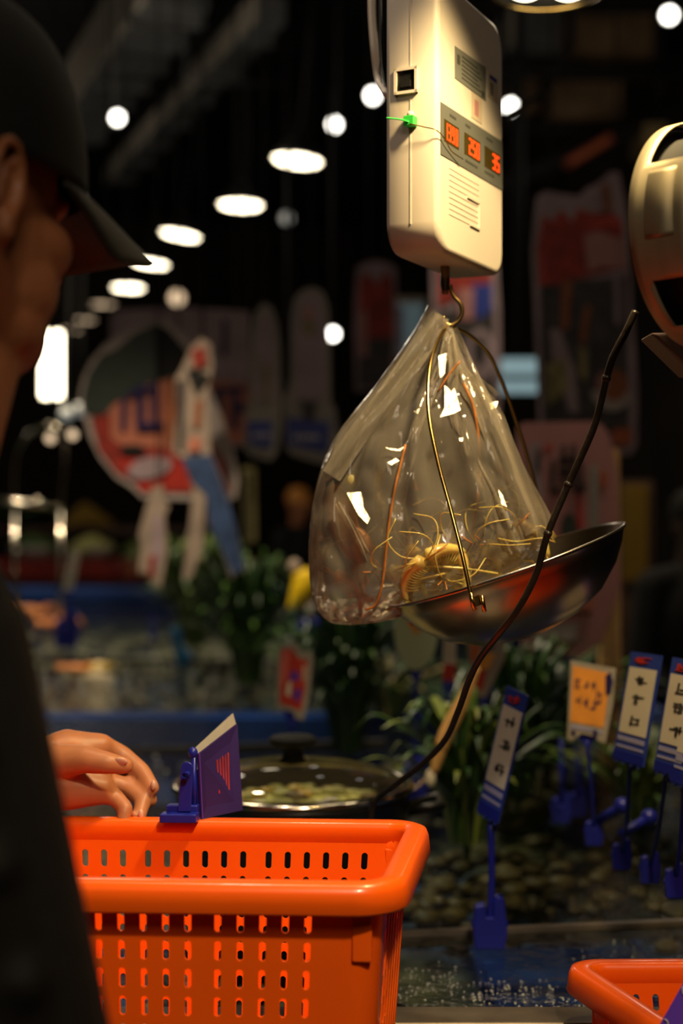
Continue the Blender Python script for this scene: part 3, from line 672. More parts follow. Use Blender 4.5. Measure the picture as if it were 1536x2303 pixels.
# spare clips hanging among the right stakes
def stake_only(x, y0, y1, d, label):
    t = thing('blue_stake', label, 'stake', P(x, y1, d), 'empty blue stakes in the tank'); WLOC[t.name] = P(x, y1, d)
    mb = MB(); mb.tube([P(x, y0, d), P(x+3, y1-20, d)], .0042, 'blue_plastic', 10); mb.build('pole', t); clamp(t, P(x, y1, d), s=.75)
stake_only(1262, 1660, 1850, 2.3, 'empty blue stake left of the orange card, dark')
stake_only(1300, 1700, 1836, 2.45, 'empty blue stake just behind the orange card')
stake_only(345, 1390, 1440, 5.7, 'short blue stake at the left foot of the far green clump')
# arms joining the right stakes
for i, (a, b, lab) in enumerate([((1395, 1878, 1.82), (1460, 1838, 1.84), 'blue clip arm between the two right price stakes'), ((1345, 1846, 1.95), (1400, 1812, 1.9), 'blue clip arm beside the orange card stake')]):
    mb = MB(); mb.tube([P(*a), P(*b)], .006, 'blue_plastic', 10); mb.ball(P(*b), .011, 'blue_plastic'); tag(mb.build('clip_arm', loc=P(*a)), lab, 'clip')

# card and clip on the left basket
t = thing('card_clip', 'blue plastic clip gripping the back rim of the left orange basket', 'clip', P(403, 1846, 1.435)); WLOC[t.name] = P(403, 1846, 1.435)
mb = MB(); c = P(404, 1838, 1.43); mb.box(c, (.037, .016, .009), 'blue_plastic', (ra, rb, Z)); mb.box(P(412, 1822, 1.44), (.032, .012, .012), 'blue_plastic', (ra, rb, Z)); mb.build('jaw', t, bevel=.0015)
for x, dd, hh in ((418, 1.43, 1728), (441, 1.445, 1745)):
    mb = MB(); lo = P(x-4, 1826, dd); hi = P(x+2, hh, dd); d = (hi-lo); r = .0065
    out = [lo+ra*-r, lo+ra*r]+[hi+ra*(r*.95*math.cos(a))+Z*r*math.sin(a) for a in [PI*k/8 for k in range(9)]]
    mb.prism(out, rb*.0035, 'blue_plastic'); mb.build('lever', t, bevel=.0008)
mb = MB(); mb.lathe([(.003, -.003), (.003, .006)], P(420, 1742, 1.425), 'blue_plastic', (ra, Z, -rb), 16); mb.tube([P(437, 1826, 1.44), P(436, 1690, 1.445)], .0028, 'blue_plastic'); mb.ball(P(434, 1693, 1.445), (.005, .005, .006), 'blue_plastic'); mb.build('post', t)
t = thing('price_card', 'dark purple price card seen from behind, held by the basket clip', 'price tag', P(450, 1842, 1.435)); WLOC[t.name] = P(450, 1842, 1.435)
cd = Card(P(447, 1696, 1.44), P(534, 1628, 1.50), P(546, 1822, 1.48), P(454, 1842, 1.44), .002)
mb = MB(); cd.body(mb, R4, 'purple_card'); cd.feat(mb, rect(0, 0, .02, 1), 'purple_bright', .0006)
for k in range(5): cd.feat(mb, [(.42+.07*k, .26+.05*(k % 2)), (.45+.07*k, .26), (.46+.06*k, .72), (.43+.06*k, .7)], 'dark_red_print', .0004)
mb.build('card', t)
c3 = Card(P(437, 1684, 1.45), P(524, 1604, 1.52), P(534, 1640, 1.515), P(447, 1700, 1.45), .002)
mb = MB(); c3.body(mb, R4, 'grey_edge'); mb.build('sleeve_edge', t)
# purple tag on the right basket
t = thing('price_card', 'purple tag with white writing in the bottom right corner', 'price tag', P(1500, 2330, 1.2)); WLOC[t.name] = P(1500, 2330, 1.2)
cd = Card(P(1547, 2192, 1.2), P(1660, 2250, 1.18), P(1585, 2400, 1.18), P(1469, 2330, 1.2), .002)
mb = MB(); cd.body(mb, R4, 'purple_bright'); mb.build('card', t)
def text(s, p, size, m, parent, xax, yax, name='lettering', ex=.0004):
    cu = bpy.data.curves.new(name, 'FONT'); cu.body = s; cu.size = size; cu.extrude = ex; cu.align_x = 'CENTER'; cu.align_y = 'CENTER'; cu.offset = size*.012
    o = bpy.data.objects.new(name, cu); C.objects.link(o); bpy.context.view_layer.update()
    me = bpy.data.meshes.new_from_object(o.evaluated_get(bpy.context.evaluated_depsgraph_get())); bpy.data.objects.remove(o)
    me.materials.clear(); me.materials.append(MATS[m]); n = xax.cross(yax)
    Mx = Matrix((xax, yax, n)).transposed().to_4x4(); me.transform(Mx); me.name = name
    o = bpy.data.objects.new(name, me); C.objects.link(o); o.parent = parent; o.location = V(p)-WLOC[parent.name]; return o
xa = (cd.c[1]-cd.c[0]).normalized(); ya = cd.n.cross(xa).normalized()
text('歡', P(1532, 2284, 1.198)+cd.n*.001, .019, 'white_print', t, xa, ya)
text('迎', P(1562, 2300, 1.196)+cd.n*.001, .019, 'white_print', t, xa, ya)
mb = MB(); mb.tube(cr([P(1495, 2292, 1.197), P(1502, 2299, 1.197), P(1500, 2312, 1.197)], 6), .0006, 'white_print', 6); mb.tube(cr([P(1545, 2214, 1.197), P(1535, 2222, 1.197), P(1536, 2236, 1.197)], 6), .0006, 'white_print', 6); mb.build('bracket_mark', t)

# ------------------------------------------------------------------ pot with glass lid
pc = V((-.066, 1.93, H-.372))
t = thing('cooking_pot', 'black pot standing in the tank behind the orange basket', 'pot', (pc.x, pc.y, WZ-.14)); WLOC[t.name] = V((pc.x, pc.y, WZ-.14))
mb = MB(); mb.lathe([(.001, -.295), (.12, -.295), (.14, -.28), (.157, -.01), (.162, -.004), (.157, -.002), (.150, -.008), (.135, -.27), (.001, -.285)], pc, 'black_plastic', n=56); mb.build('pot_body', t)
mb = MB(); mb.tube([pc+V((.157, .02, -.03)), pc+V((.2, .03, -.02)), pc+V((.2, -.03, -.02)), pc+V((.157, -.02, -.03))], .007, 'black_plastic'); mb.build('handle', t)
mb = MB(); mb.lathe([(.001, -.03), (.146, -.03)], pc, 'food_yellow', n=48)
random.seed(8)
for k in range(150):
    a = random.uniform(0, 2*PI); r = .14*math.sqrt(random.random()); q = pc+V((r*math.cos(a), r*math.sin(a), -.027))
    mb.ball(q, (random.uniform(.008, .018), random.uniform(.006, .014), .005), random.choice(['food_yellow', 'food_yellow', 'fish_yellow', 'shell_brown']), nu=8, nv=5)
tag(mb.build('stew', loc=pc-Z*.03), 'yellow food filling the pot under the glass lid', 'food', kind='stuff')
t = thing('glass_lid', 'domed glass lid with steel edge and black knob on the pot', 'lid', pc); WLOC[t.name] = pc
mb = MB(); mb.lathe([(.154, .004), (.148, .010), (.12, .021), (.08, .029), (.04, .033), (.001, .034)], pc, 'lid_glass', n=56); mb.build('glass', t)
mb = MB(); mb.lathe([(.150, .000), (.163, -.001), (.165, .003), (.161, .007), (.150, .008), (.150, .000)], pc, 'chrome', n=64); mb.build('edge_band', t)
mb = MB(); mb.lathe([(.001, .033), (.020, .033), (.016, .038), (.013, .045), (.014, .053), (.024, .057), (.032, .060), (.033, .064), (.028, .068), (.001, .070)], pc, 'black_matt', n=32); mb.build('knob', t)

# ------------------------------------------------------------------ plants
def plant(base, h, w, n, label, seed, ms=('leaf', 'leaf_dark', 'leaf'), wid=.011, grp='green plastic plants along the tank divider', lean=0):
    rnd = random.Random(seed); mb = MB(); base = V(base)
    for i in range(n):
        a = rnd.uniform(0, 2*PI); rr = w*.5*rnd.uniform(.15, 1); hh = h*rnd.uniform(.45, 1)*(1-.25*rr/w); b = base+V((math.cos(a)*w*.12*rnd.random(), math.sin(a)*w*.12*rnd.random(), 0))
        tip = b+V((math.cos(a)*rr+lean*hh, math.sin(a)*rr*.8, hh)); mid = b.lerp(tip, .5)+V((-math.cos(a)*rr*.25, -math.sin(a)*rr*.25, hh*.12))
        drop = tip+V((math.cos(a)*rr*.35, math.sin(a)*rr*.3, -hh*.12*rnd.random()))
        pts = cr([b, mid, tip, drop], 4); k = len(pts); ww = wid*rnd.uniform(.6, 1.2)
        sd = V((-math.sin(a), math.cos(a), 0))*1.0; L = []; 
        for j, p in enumerate(pts):
            x = ww*math.sin(PI*min(.97, (j+.8)/k)); L += [p-sd*x*.5+Z*x*.18, p, p+sd*x*.5+Z*x*.18]
        fs = [(3*j+c, 3*j+c+1, 3*j+c+4, 3*j+c+3) for j in range(k-1) for c in (0, 1)]
        mb.add(L, fs, rnd.choice(ms), True)
    t = thing('plant_clump', label, 'plant', base, grp); WLOC[t.name] = base
    mb.build('foliage', t)
    mb = MB()
    for k in range(5): mb.tube([base-Z*.03, base+V((rnd.uniform(-1, 1)*w*.1, 0, h*.4))], w*.012, 'leaf_dark', 6)
    mb.build('stem', t)
def pw(y): return WZ
plant(P(438, 1452, 5.6)*1, .46, .42, 190, 'bushy green plant at the foot of the round board', 1, wid=.03, ms=('leaf', 'leaf_dark', 'leaf_tip', 'leaf'))
plant(P(560, 1540, 4.3), .42, .36, 170, 'green plant left of the yellow bundle, leaves spreading', 2, wid=.024)
plant(P(785, 1690, 3.1), .36, .30, 170, 'dark green plant beneath the hanging bag', 3, wid=.018, ms=('leaf_dark', 'leaf', 'leaf_dark'))
plant(P(1050, 1895, 2.27), .25, .26, 110, 'long leaved green plant behind the slim price stake', 4, wid=.017, ms=('leaf_dark', 'leaf', 'leaf_dark', 'leaf_tip'))
plant(P(1165, 1795, 2.72), .32, .34, 150, 'dark green plant beneath the right end of the pan', 5, wid=.016, ms=('leaf_dark', 'leaf_dark', 'leaf'))
plant(P(1230, 1720, 3.0), .26, .40, 120, 'low green plant in front of the pink board', 6, wid=.02, ms=('leaf_dark', 'leaf', 'leaf_dark'))
plant(P(690, 1560, 3.9), .20, .22, 70, 'small green plant under the yellow bundle', 7, wid=.018, ms=('leaf_dark', 'leaf'))
plant(P(1440, 1840, 2.45), .16, .30, 70, 'low bright green plant behind the right stakes', 8, wid=.012, ms=('leaf', 'leaf_tip'))
plant(P(880, 1610, 3.66), .16, .34, 80, 'brownish green plant left of the green oval card', 9, wid=.02, ms=('leaf_dark', 'olive_print', 'leaf'))
# bamboo-like pale leaf bundle in front of the divider (between plant and cord)
mb = MB(); pts = cr(pix([(1075, 1500), (1040, 1580), (1000, 1660), (975, 1740)], 2.2), 6); n = len(pts)
mb.tube(pts, [.004+.013*math.sin(PI*(i+1)/(n+2)) for i in range(n)], 'light_timber', 12, flat=.4)
tag(mb.build('dried_fish', loc=P(975, 1740, 2.2)), 'long pale tan leaf shaped piece hanging behind the black cord', 'dried fish')
mb = MB(); mb.ball(P(968, 1750, 2.2), (.008, .008, .014), 'white_print'); mb.tube(pix([(972, 1740), (930, 1775), (905, 1768)], 2.2), .0025, 'cream_board'); tag(mb.build('string_tag', loc=P(968, 1750, 2.2)), 'white knot at the lower end of the tan piece', 'tag')
# cyan clip and yellow bundle
mb = MB(); mb.prism(pix([(384, 1412), (402, 1415), (412, 1455), (432, 1476), (425, 1490), (398, 1500), (388, 1450)], 5.0), (0, .02, 0), 'tank_cyan'); tag(mb.build('cyan_scoop', loc=P(400, 1500, 5.0), bevel=.005), 'cyan plastic scoop by the bushy plant', 'scoop')
t = thing('toy_bottle', 'yellow plastic bundle with white neck and blue ball base', 'ornament', P(690, 1425, 3.9)); WLOC[t.name] = P(690, 1425, 3.9)
mb = MB(); mb.tube(cr(pix([(672, 1285), (684, 1310), (672, 1345), (650, 1370)], 3.9), 6), [.022, .026, .028, .03, .031, .032, .033, .034, .034, .033, .032, .03, .028, .026, .024, .02, .016, .012, .008], 'yellow_plastic', 14); mb.ball(P(688, 1330, 3.9), (.02, .02, .04), 'yellow_plastic'); mb.build('yellow_body', t)
mb = MB(); mb.ball(P(662, 1275, 3.9), (.018, .018, .022), 'cream_board'); mb.build('cream_tip', t); mb = MB(); mb.ball(P(697, 1372, 3.9), (.022, .022, .03), 'white_glazed'); mb.build('white_neck', t)
mb = MB(); mb.ball(P(694, 1408, 3.9), (.034, .034, .028), 'blue_plastic'); mb.tube([P(694, 1420, 3.9), P(694, 1590, 3.9)], .008, 'blue_plastic'); mb.build('blue_ball', t)

# ------------------------------------------------------------------ hanging boards
def board(name, label, d, outline, edge_m, feats, hang=None, cat='sign', grp=None, th=.012, zlift=.004):
    c = P(sum(p[0] for p in outline)/len(outline), max(p[1] for p in outline), d)
    t = thing(name, label, cat, c, grp); WLOC[t.name] = c
    mb = MB(); mb.prism([P(x, y, d) for x, y in outline], (0, th, 0), edge_m)
    for k, (m, poly) in enumerate(feats): l = zlift*(1+k*.35); mb.prism([P(x, y, d)-V((0, l, 0)) for x, y in poly], (0, l+.001, 0), m)
    mb.build('board', t)
    for x, y in hang or []:
        p = P(x, y, d)+V((0, th/2, 0)); mb = MB(); mb.tube([p, V((p.x, p.y, CZ))], .003, 'black_matt', 6); mb.build('string', t)
    return t
def ell(cx, cy, rx, ry, a0=0, a1=360, n=28, rot=0):
    r = math.radians(rot); out = []
    for k in range(n+(a1-a0 < 360)):
        a = math.radians(a0+(a1-a0)*k/n); x, y = rx*math.cos(a), ry*math.sin(a); out.append((cx+x*math.cos(r)-y*math.sin(r), cy+x*math.sin(r)+y*math.cos(r)))
    return out
def bars(x0, y0, x1, y1, seed, m='navy_ink', n=5):
    rnd = random.Random(seed); out = []; w = x1-x0; h = y1-y0
    for k in range(n):
        if k % 2: y = y0+h*(.1+.8*rnd.random()); out.append((m, [(x0, y), (x1, y), (x1, y+h*.12), (x0, y+h*.12)]))
        else: x = x0+w*(.05+.8*k/n); out.append((m, [(x, y0), (x+w*.18, y0), (x+w*.18, y1), (x, y1)]))
    return out
board('crab_board', 'tall crab picture board with jagged red top hanging at the right', 4.0,
  [(1208, 442), (1226, 430), (1262, 436), (1302, 442), (1318, 424), (1345, 412), (1372, 388), (1392, 386), (1400, 430), (1412, 500), (1422, 700), (1434, 880), (1432, 1000), (1420, 1022), (1385, 1024), (1212, 960), (1206, 760), (1198, 560)], 'lilac_board',
  [('dark_print', [(1214, 640), (1410, 620), (1414, 980), (1222, 950)]),
   ('dark_red_print', [(1222, 480), (1240, 500), (1262, 470), (1285, 500), (1300, 470), (1330, 480), (1370, 475), (1398, 500), (1406, 600), (1330, 620), (1250, 640), (1210, 640), (1206, 560)]),
   ('red_print', [(1214, 560), (1225, 560), (1230, 640), (1210, 645)]), ('pink_board', [(1312, 530), (1345, 520), (1400, 540), (1404, 606), (1350, 600), (1322, 612)]),
   ('red_print', [(1318, 500), (1385, 482), (1396, 508), (1330, 520)]), ('rust_print', [(1352, 418), (1368, 415), (1374, 470), (1356, 470)]),
   ('rust_print', [(1264, 630), (1284, 628), (1276, 740), (1260, 745)]), ('lilac_board', [(1380, 620), (1392, 620), (1394, 730), (1382, 730)]),
   ('lilac_board', [(1236, 740), (1258, 745), (1290, 830), (1300, 930), (1280, 930), (1240, 800)]), ('olive_print', [(1228, 820), (1270, 805), (1276, 880), (1228, 915)]),
   ('rust_print', [(1302, 760), (1316, 690), (1326, 690), (1312, 780)]), ('olive_print', [(1300, 780), (1318, 790), (1316, 860), (1304, 850)]),
   ('white_glazed', ell(1373, 880, 44, 46, 0, 180)), ('rust_print', ell(1378, 868, 30, 36)), ('pink_board', ell(1352, 862, 12, 22)),
   ('orange_dim', [(1372, 968), (1415, 962), (1416, 1000), (1378, 1002)])], [(1240, 436), (1385, 392)])
pk = board('pink_board', 'pink board with black brush writing on timber legs at the right', 3.0,
  [(1165, 962), (1180, 950), (1338, 948), (1360, 960), (1376, 1000), (1388, 1060), (1392, 1200), (1396, 1320), (1340, 1480), (1300, 1480), (1180, 1480), (1168, 1400)], 'pink_board',
  [('lilac_board', [(1190, 1000), (1215, 990), (1222, 1180), (1196, 1180)]), ('grey_edge', [(1324, 1050), (1344, 1045), (1346, 1190), (1326, 1190)]),
   ('red_print', ell(1233, 1008, 8, 7)), ('red_print', [(1296, 1110), (1306, 1110), (1310, 1190), (1298, 1190)]), ('dark_green', ell(1278, 1190, 18, 36)), ('orange_dim', ell(1356, 1078, 8, 20)),
   ('white_glazed', [(1190, 1380), (1240, 1370), (1250, 1400), (1300, 1400), (1290, 1440), (1200, 1440)])]+[('ink', [(x, y0), (x+8, y0), (x+7, y1), (x-1, y1)]) for x, y0, y1 in ((1206, 1010, 1060), (1238, 1036, 1110), (1262, 1002, 1088), (1284, 1000, 1050), (1284, 1064, 1090), (1300, 1040, 1110), (1302, 1074, 1100))]
  +[('ink', [(x0, y), (x1, y-3), (x1, y+3), (x0, y+4)]) for x0, x1, y in ((1256, 1296, 1030), (1236, 1262, 1100), (1286, 1316, 1094), (1256, 1292, 1056))]+[('salmon_board', [(1180, 1240), (1330, 1240), (1330, 1370), (1180, 1370)])], None)
mb = MB()
for x0, x1, xb0, xb1 in ((1372, 1394, 1376, 1400), (1352, 1372, 1348, 1372)):
    mb.prism([P(x0, 1010, 3.02), P(x1, 1010, 3.02), P(xb1, 1722, 3.02), P(xb0, 1722, 3.02)], (0, .02, 0), 'light_timber')
mb.build('leg', pk, bevel=.002)
mb = MB(); mb.box(P(1370, 1722, 3.06)-Z*.07, (.18, .12, .14), 'black_matt'); mb.build('base', pk)
board('red_banner', 'narrow dark red banner above the left shoulder of the bag', 5.6, [(802, 604), (815, 592), (846, 586), (880, 594), (892, 606), (890, 870), (800, 880), (796, 700)], 'lilac_board',
  [('dark_red_print', [(808, 630), (826, 612), (850, 640), (866, 608), (884, 630), (884, 760), (806, 760)]), ('dark_print', [(806, 760), (884, 760), (880, 870), (806, 872)]), ('red_print', [(808, 650), (818, 650), (818, 700), (808, 700)]), ('pink_board', [(806, 700), (824, 700), (826, 800), (808, 800)])], [(830, 590), (872, 594)])
board('portrait_banner', 'banner with a pale oval on dark ground behind the hook', 5.0, [(970, 596), (1118, 596), (1124, 700), (1126, 880), (1120, 960), (1000, 960), (975, 800)], 'lilac_board',
  [('dark_print', [(990, 700), (1110, 690), (1112, 930), (1000, 930)]), ('dark_red_print', [(984, 604), (1106, 602), (1104, 640), (986, 690)]), ('blue_print', [(1060, 640), (1106, 640), (1106, 700), (1070, 720)]), ('pink_board', [(1030, 650), (1066, 650), (1064, 720), (1034, 720)]), ('lilac_board', ell(1080, 800, 34, 60)), ('dark_print', ell(1078, 790, 16, 34))], [(990, 600), (1110, 600)])
board('framed_notice', 'pale notice strip between the red banner and the hook', 5.8, [(890, 668), (958, 668), (958, 800), (890, 800)], 'grey_edge', [('screen_grey', [(896, 682), (952, 682), (952, 795), (896, 795)]), ('pale_blue_print', [(894, 690), (908, 690), (908, 790), (894, 790)]), ('label_pale', [(890, 668), (958, 668), (958, 680), (890, 680)])], [(925, 670)])
board('oval_board', 'tall oval topped board with blue foot, right one of the two', 4.6,
  [(655, 720), (662, 672), (680, 652), (705, 646), (726, 656), (738, 690), (742, 780), (744, 905), (754, 920), (762, 990), (735, 1044), (700, 1036), (655, 1022), (642, 1006), (636, 900), (648, 880), (654, 850)], 'grey_edge',
  [('lilac_board', [(664, 720), (672, 678), (700, 662), (722, 668), (732, 720), (734, 900), (662, 900)]), ('pink_board', ell(694, 705, 12, 14)), ('olive_print', ell(694, 736, 12, 20)), ('blue_print', [(645, 938), (742, 950), (736, 1020), (646, 1000)]), ('dark_print', [(675, 900), (714, 905), (705, 946), (684, 946)])]+[('white_print', [(660+12*k, 978), (668+12*k, 979), (668+12*k, 990), (660+12*k, 989)]) for k in range(5)], [(700, 650)], grp='pair of oval topped boards')
board('oval_board', 'tall oval topped board with blue foot, left and dimmer one', 4.9,
  [(566, 750), (574, 704), (592, 680), (612, 690), (624, 730), (630, 800), (632, 960), (622, 1020), (608, 1036), (560, 1024), (548, 1000), (552, 930), (560, 900)], 'grey_edge',
  [('lilac_board', [(574, 760), (582, 712), (600, 700), (616, 730), (620, 900), (574, 900)]), ('olive_print', [(590, 820), (604, 820), (602, 910), (594, 910)]), ('blue_print', [(556, 948), (614, 948), (610, 1008), (562, 1000)])]+[('white_print', [(570+10*k, 974), (576+10*k, 974), (576+10*k, 984), (570+10*k, 984)]) for k in range(4)], [(594, 684)], grp='pair of oval topped boards')
board('writing_board', 'wide pinkish board with navy writing behind the round board', 5.0, [(248, 715), (262, 698), (410, 690), (560, 700), (566, 1000), (556, 1006), (246, 1000)], 'lilac_board',
  [('salmon_board', [(252, 860), (400, 850), (560, 862), (560, 996), (252, 996)])]+[('navy_ink', q) for q in ([(480, 872), (552, 868), (552, 884), (480, 888)], [(484, 884), (502, 884), (498, 966), (480, 966)], [(520, 880), (536, 880), (536, 966), (520, 966)], [(536, 905), (552, 905), (552, 930), (536, 930)], [(500, 720), (512, 720), (512, 800), (498, 800)])], [(280, 700), (530, 700)])
r_out = [(186, 930), (178, 890), (186, 850), (205, 810), (235, 775), (262, 760), (300, 738), (345, 722), (372, 718), (420, 760), (440, 820), (470, 870), (500, 940), (525, 1020), (536, 1080), (530, 1120), (500, 1128), (320, 1120), (298, 1098), (262, 1075), (225, 1030), (200, 980)]
board('round_board', 'large round board with dark disc, pink writing band and red foot', 4.3, r_out, 'white_glazed',
  [('dark_red_print', [(205, 940), (240, 930), (440, 940), (510, 1050), (505, 1105), (330, 1100), (262, 1062), (222, 1010)]),
   ('red_print', [(262, 1030), (500, 1040), (520, 1105), (320, 1105)]),
   ('salmon_board', [(248, 905), (262, 878), (400, 850), (410, 990), (380, 1010), (270, 1000), (250, 985)]),
   ('dark_green', [(192, 925), (186, 890), (200, 840), (228, 800), (262, 785), (300, 752), (350, 728), (378, 740), (405, 770), (430, 800), (412, 820), (390, 850), (340, 860), (300, 885), (262, 905), (225, 935)]),
   ('black_matt', [(350, 730), (378, 742), (408, 775), (428, 800), (400, 845), (350, 850)]),
   ('rust_print', [(380, 850), (400, 850), (402, 985), (376, 1000)]), ('lilac_board', ell(338, 1052, 50, 24, rot=-12)), ('black_matt', ell(300, 1012, 28, 12)),
   ('navy_ink', [(274, 895), (288, 892), (286, 966), (272, 966)]), ('navy_ink', [(308, 868), (326, 864), (326, 966), (308, 966)]), ('navy_ink', [(340, 862), (356, 860), (356, 950), (342, 950)]), ('navy_ink', [(308, 950), (370, 950), (370, 964), (308, 966)]), ('navy_ink', [(290, 880), (350, 866), (350, 876), (290, 892)])], [(240, 775), (400, 745)])
board('fish_streamer', 'blue and cream die cut streamer hanging before the round board', 4.1,
  [(395, 850), (408, 830), (430, 780), (452, 760), (474, 772), (480, 820), (468, 880), (470, 960), (474, 1020), (500, 1080), (520, 1150), (536, 1210), (552, 1280), (520, 1300), (500, 1240), (470, 1180), (462, 1110), (456, 1230), (430, 1300), (410, 1300), (424, 1200), (434, 1100), (408, 1030), (388, 1016), (398, 930)], 'cream_board',
  [('jean_blue', [(408, 1030), (474, 1022), (500, 1084), (520, 1150), (536, 1210), (550, 1275), (522, 1292), (502, 1240), (472, 1180), (462, 1110), (430, 1080)]),
   ('dark_print', [(398, 860), (418, 850), (412, 1010), (400, 1010)]), ('rust_print', [(440, 900), (456, 900), (450, 960), (436, 960)]), ('salmon_board', [(428, 985), (452, 985), (452, 1012), (424, 1016)]), ('dark_red_print', [(430, 790), (460, 780), (468, 815), (440, 830)]),
   ('black_matt', [(420, 830), (438, 830), (470, 845), (440, 880)])], [(455, 764)])
board('cream_streamer', 'thin cream die cut streamer hanging left of the blue one', 4.2,
  [(342, 1096), (366, 1090), (368, 1120), (380, 1140), (370, 1160), (376, 1240), (362, 1320), (340, 1310), (336, 1290), (310, 1285), (318, 1230), (312, 1200), (326, 1150)], 'cream_board',
  [('lilac_board', [(346, 1160), (364, 1160), (366, 1240), (350, 1290), (340, 1240)]), ('dark_red_print', [(336, 1250), (352, 1250), (346, 1300), (334, 1290)])], [(354, 1095)])
board('timber_post_sign', 'faint olive strip hanging below the oval boards', 5.6, [(544, 1050), (574, 1050), (576, 1220), (548, 1220)], 'olive_print', [('dark_print', [(550, 1060), (556, 1060), (556, 1210), (550, 1210)])], [(560, 1055)])
# yellow cabinet and dark cupboard at right
t = thing('storage_cupboard', 'dark cupboard with an olive yellow door at the right edge', 'cupboard', P(1425, 1600, 5.2)); WLOC[t.name] = P(1425, 1600, 5.2)
a = P(1396, 1080, 5.2); b = P(1462, 1500, 5.2)
mb = MB(); mb.box(((a.x+b.x)/2, 5.4, a.z/2), (b.x-a.x+.02, .4, a.z), 'brown_plastic'); mb.build('cabinet_body', t)
mb = MB(); y0 = P(1400, 1092, 5.19); y1 = P(1457, 1308, 5.19); mb.box((y0+y1)/2, (y1.x-y0.x, .02, y0.z-y1.z), 'yellow_board'); mb.build('door', t, bevel=.004)
# produce stall at far left
t = thing('market_stall', 'low dark produce stall beyond the far end of the tank', 'stall', (-1.5, 10.2, 0)); WLOC[t.name] = V((-1.5, 10.2, 0))
mb = MB(); zt = P(0, 1262, 10).z; mb.box((-1.9, 10.4, zt/2), (3.6, 1.0, zt), 'brown_plastic'); mb.build('counter', t)
mb = MB(); mb.box((-1.9, 9.88, zt-.05), (3.6, .04, .14), 'dark_red_print'); mb.build('front_board', t)
def bowl(x, y, d, r, m, label, food=None):
    c = P(x, y, d); c.z = zt; mb = MB(); mb.lathe([(.001, 0), (r*.5, 0), (r*.85, r*.3), (r, r*.62), (r*.96, r*.62), (r*.8, r*.34), (r*.4, r*.06), (.001, r*.05)], c, m, n=28)
    tag(mb.build('bowl', loc=c), label, 'bowl', 'bowls on the produce stall')
    if food:
        mb = MB(); rnd = random.Random(x)
        for k in range(40): a = rnd.uniform(0, 2*PI); q = rnd.random()**.5; mb.ball(c+V((q*r*.8*math.cos(a), q*r*.8*math.sin(a), r*.5+(1-q)*r*.5)), (.05, .05, .035), food, nu=8, nv=5)
        tag(mb.build('produce_heap', loc=c+Z*r*.4), 'heap of %s produce in the %s' % ({'leaf': 'dark green', 'food_yellow': 'pale yellow green', 'leaf_tip': 'bright green', 'yellow_plastic': 'yellow'}[food], label.split(',')[0]), 'produce', kind='stuff')
bowl(75, 1262, 10.1, .17, 'white_glazed', 'white and pink bowl, leftmost on the stall', 'leaf')
bowl(208, 1262, 10.1, .16, 'white_glazed', 'pale bowl, in the middle of the stall', 'food_yellow')
bowl(320, 1262, 10.1, .13, 'cream_board', 'small orange bowl, behind the cream streamer', 'leaf_tip')
t = thing('produce_shelf', 'raised shelf with leafy greens above the stall bowls', 'shelf', P(120, 1262, 10.6)); WLOC[t.name] = P(120, 1262, 10.6)
mb = MB(); z2 = P(0, 1192, 10.6).z; mb.box((-2.1, 10.7, z2), (2.2, .45, .04), 'brown_plastic')
for x in (-3.1, -1.1): mb.box((x, 10.7, (z2+zt)/2), (.05, .05, z2-zt), 'brown_plastic')
mb.build('shelf_board', t)
plant(V((-2.35, 10.65, z2+.02)), .14, .62, 90, 'low dark leafy greens on the raised shelf at far left', 31, wid=.06, grp='greens on the raised shelf')
rnd = random.Random(3); mb = MB(); c = V((P(192, 1192, 10.6).x, 10.6, z2+.02))
for k in range(160):
    a = rnd.uniform(0, 2*PI); q = rnd.random()**.5; mb.ball(c+V((q*.2*math.cos(a), q*.17*math.sin(a), .02+(1-q)*.15)), (.03, .03, .022), 'yellow_board', nu=8, nv=5)
tag(mb.build('lemon_heap', loc=c), 'olive yellow heap of fruit on the raised shelf', 'fruit', kind='stuff')
# chrome hoop stand
t = thing('wire_hoop', 'chrome wire hoop stand at far left with a cross bar', 'rack', P(130, 1260, 6.4)); WLOC[t.name] = P(130, 1260, 6.4)
mb = MB(); mb.tube(cr(pix([(30, 1140), (34, 1040), (56, 985), (100, 958), (134, 968), (146, 1010), (142, 1080), (136, 1145)], 6.4), 6), .011, 'chrome', 8); mb.build('hoop', t)
mb = MB(); mb.tube(pix([(-60, 1118), (15, 1126), (136, 1142)], 6.4), .012, 'chrome', 8); mb.ball(P(84, 1130, 6.4), .02, 'chrome'); mb.build('cross_bar', t)
mb = MB(); mb.tube([P(33, 1140, 6.4), V((P(33, 1140, 6.4).x, 6.4, WZ-.14))], .01, 'chrome', 8); mb.tube([P(136, 1142, 6.4), V((P(136, 1142, 6.4).x, 6.4, WZ-.14))], .01, 'chrome', 8); mb.build('upright', t)
# ------------------------------------------------------------------ hanging scale
s0 = V((.0983, 1.45, H)); tf = V((.438, .899, 0)); td = V((-.899, .438, 0)); nf = -td; ns = -tf
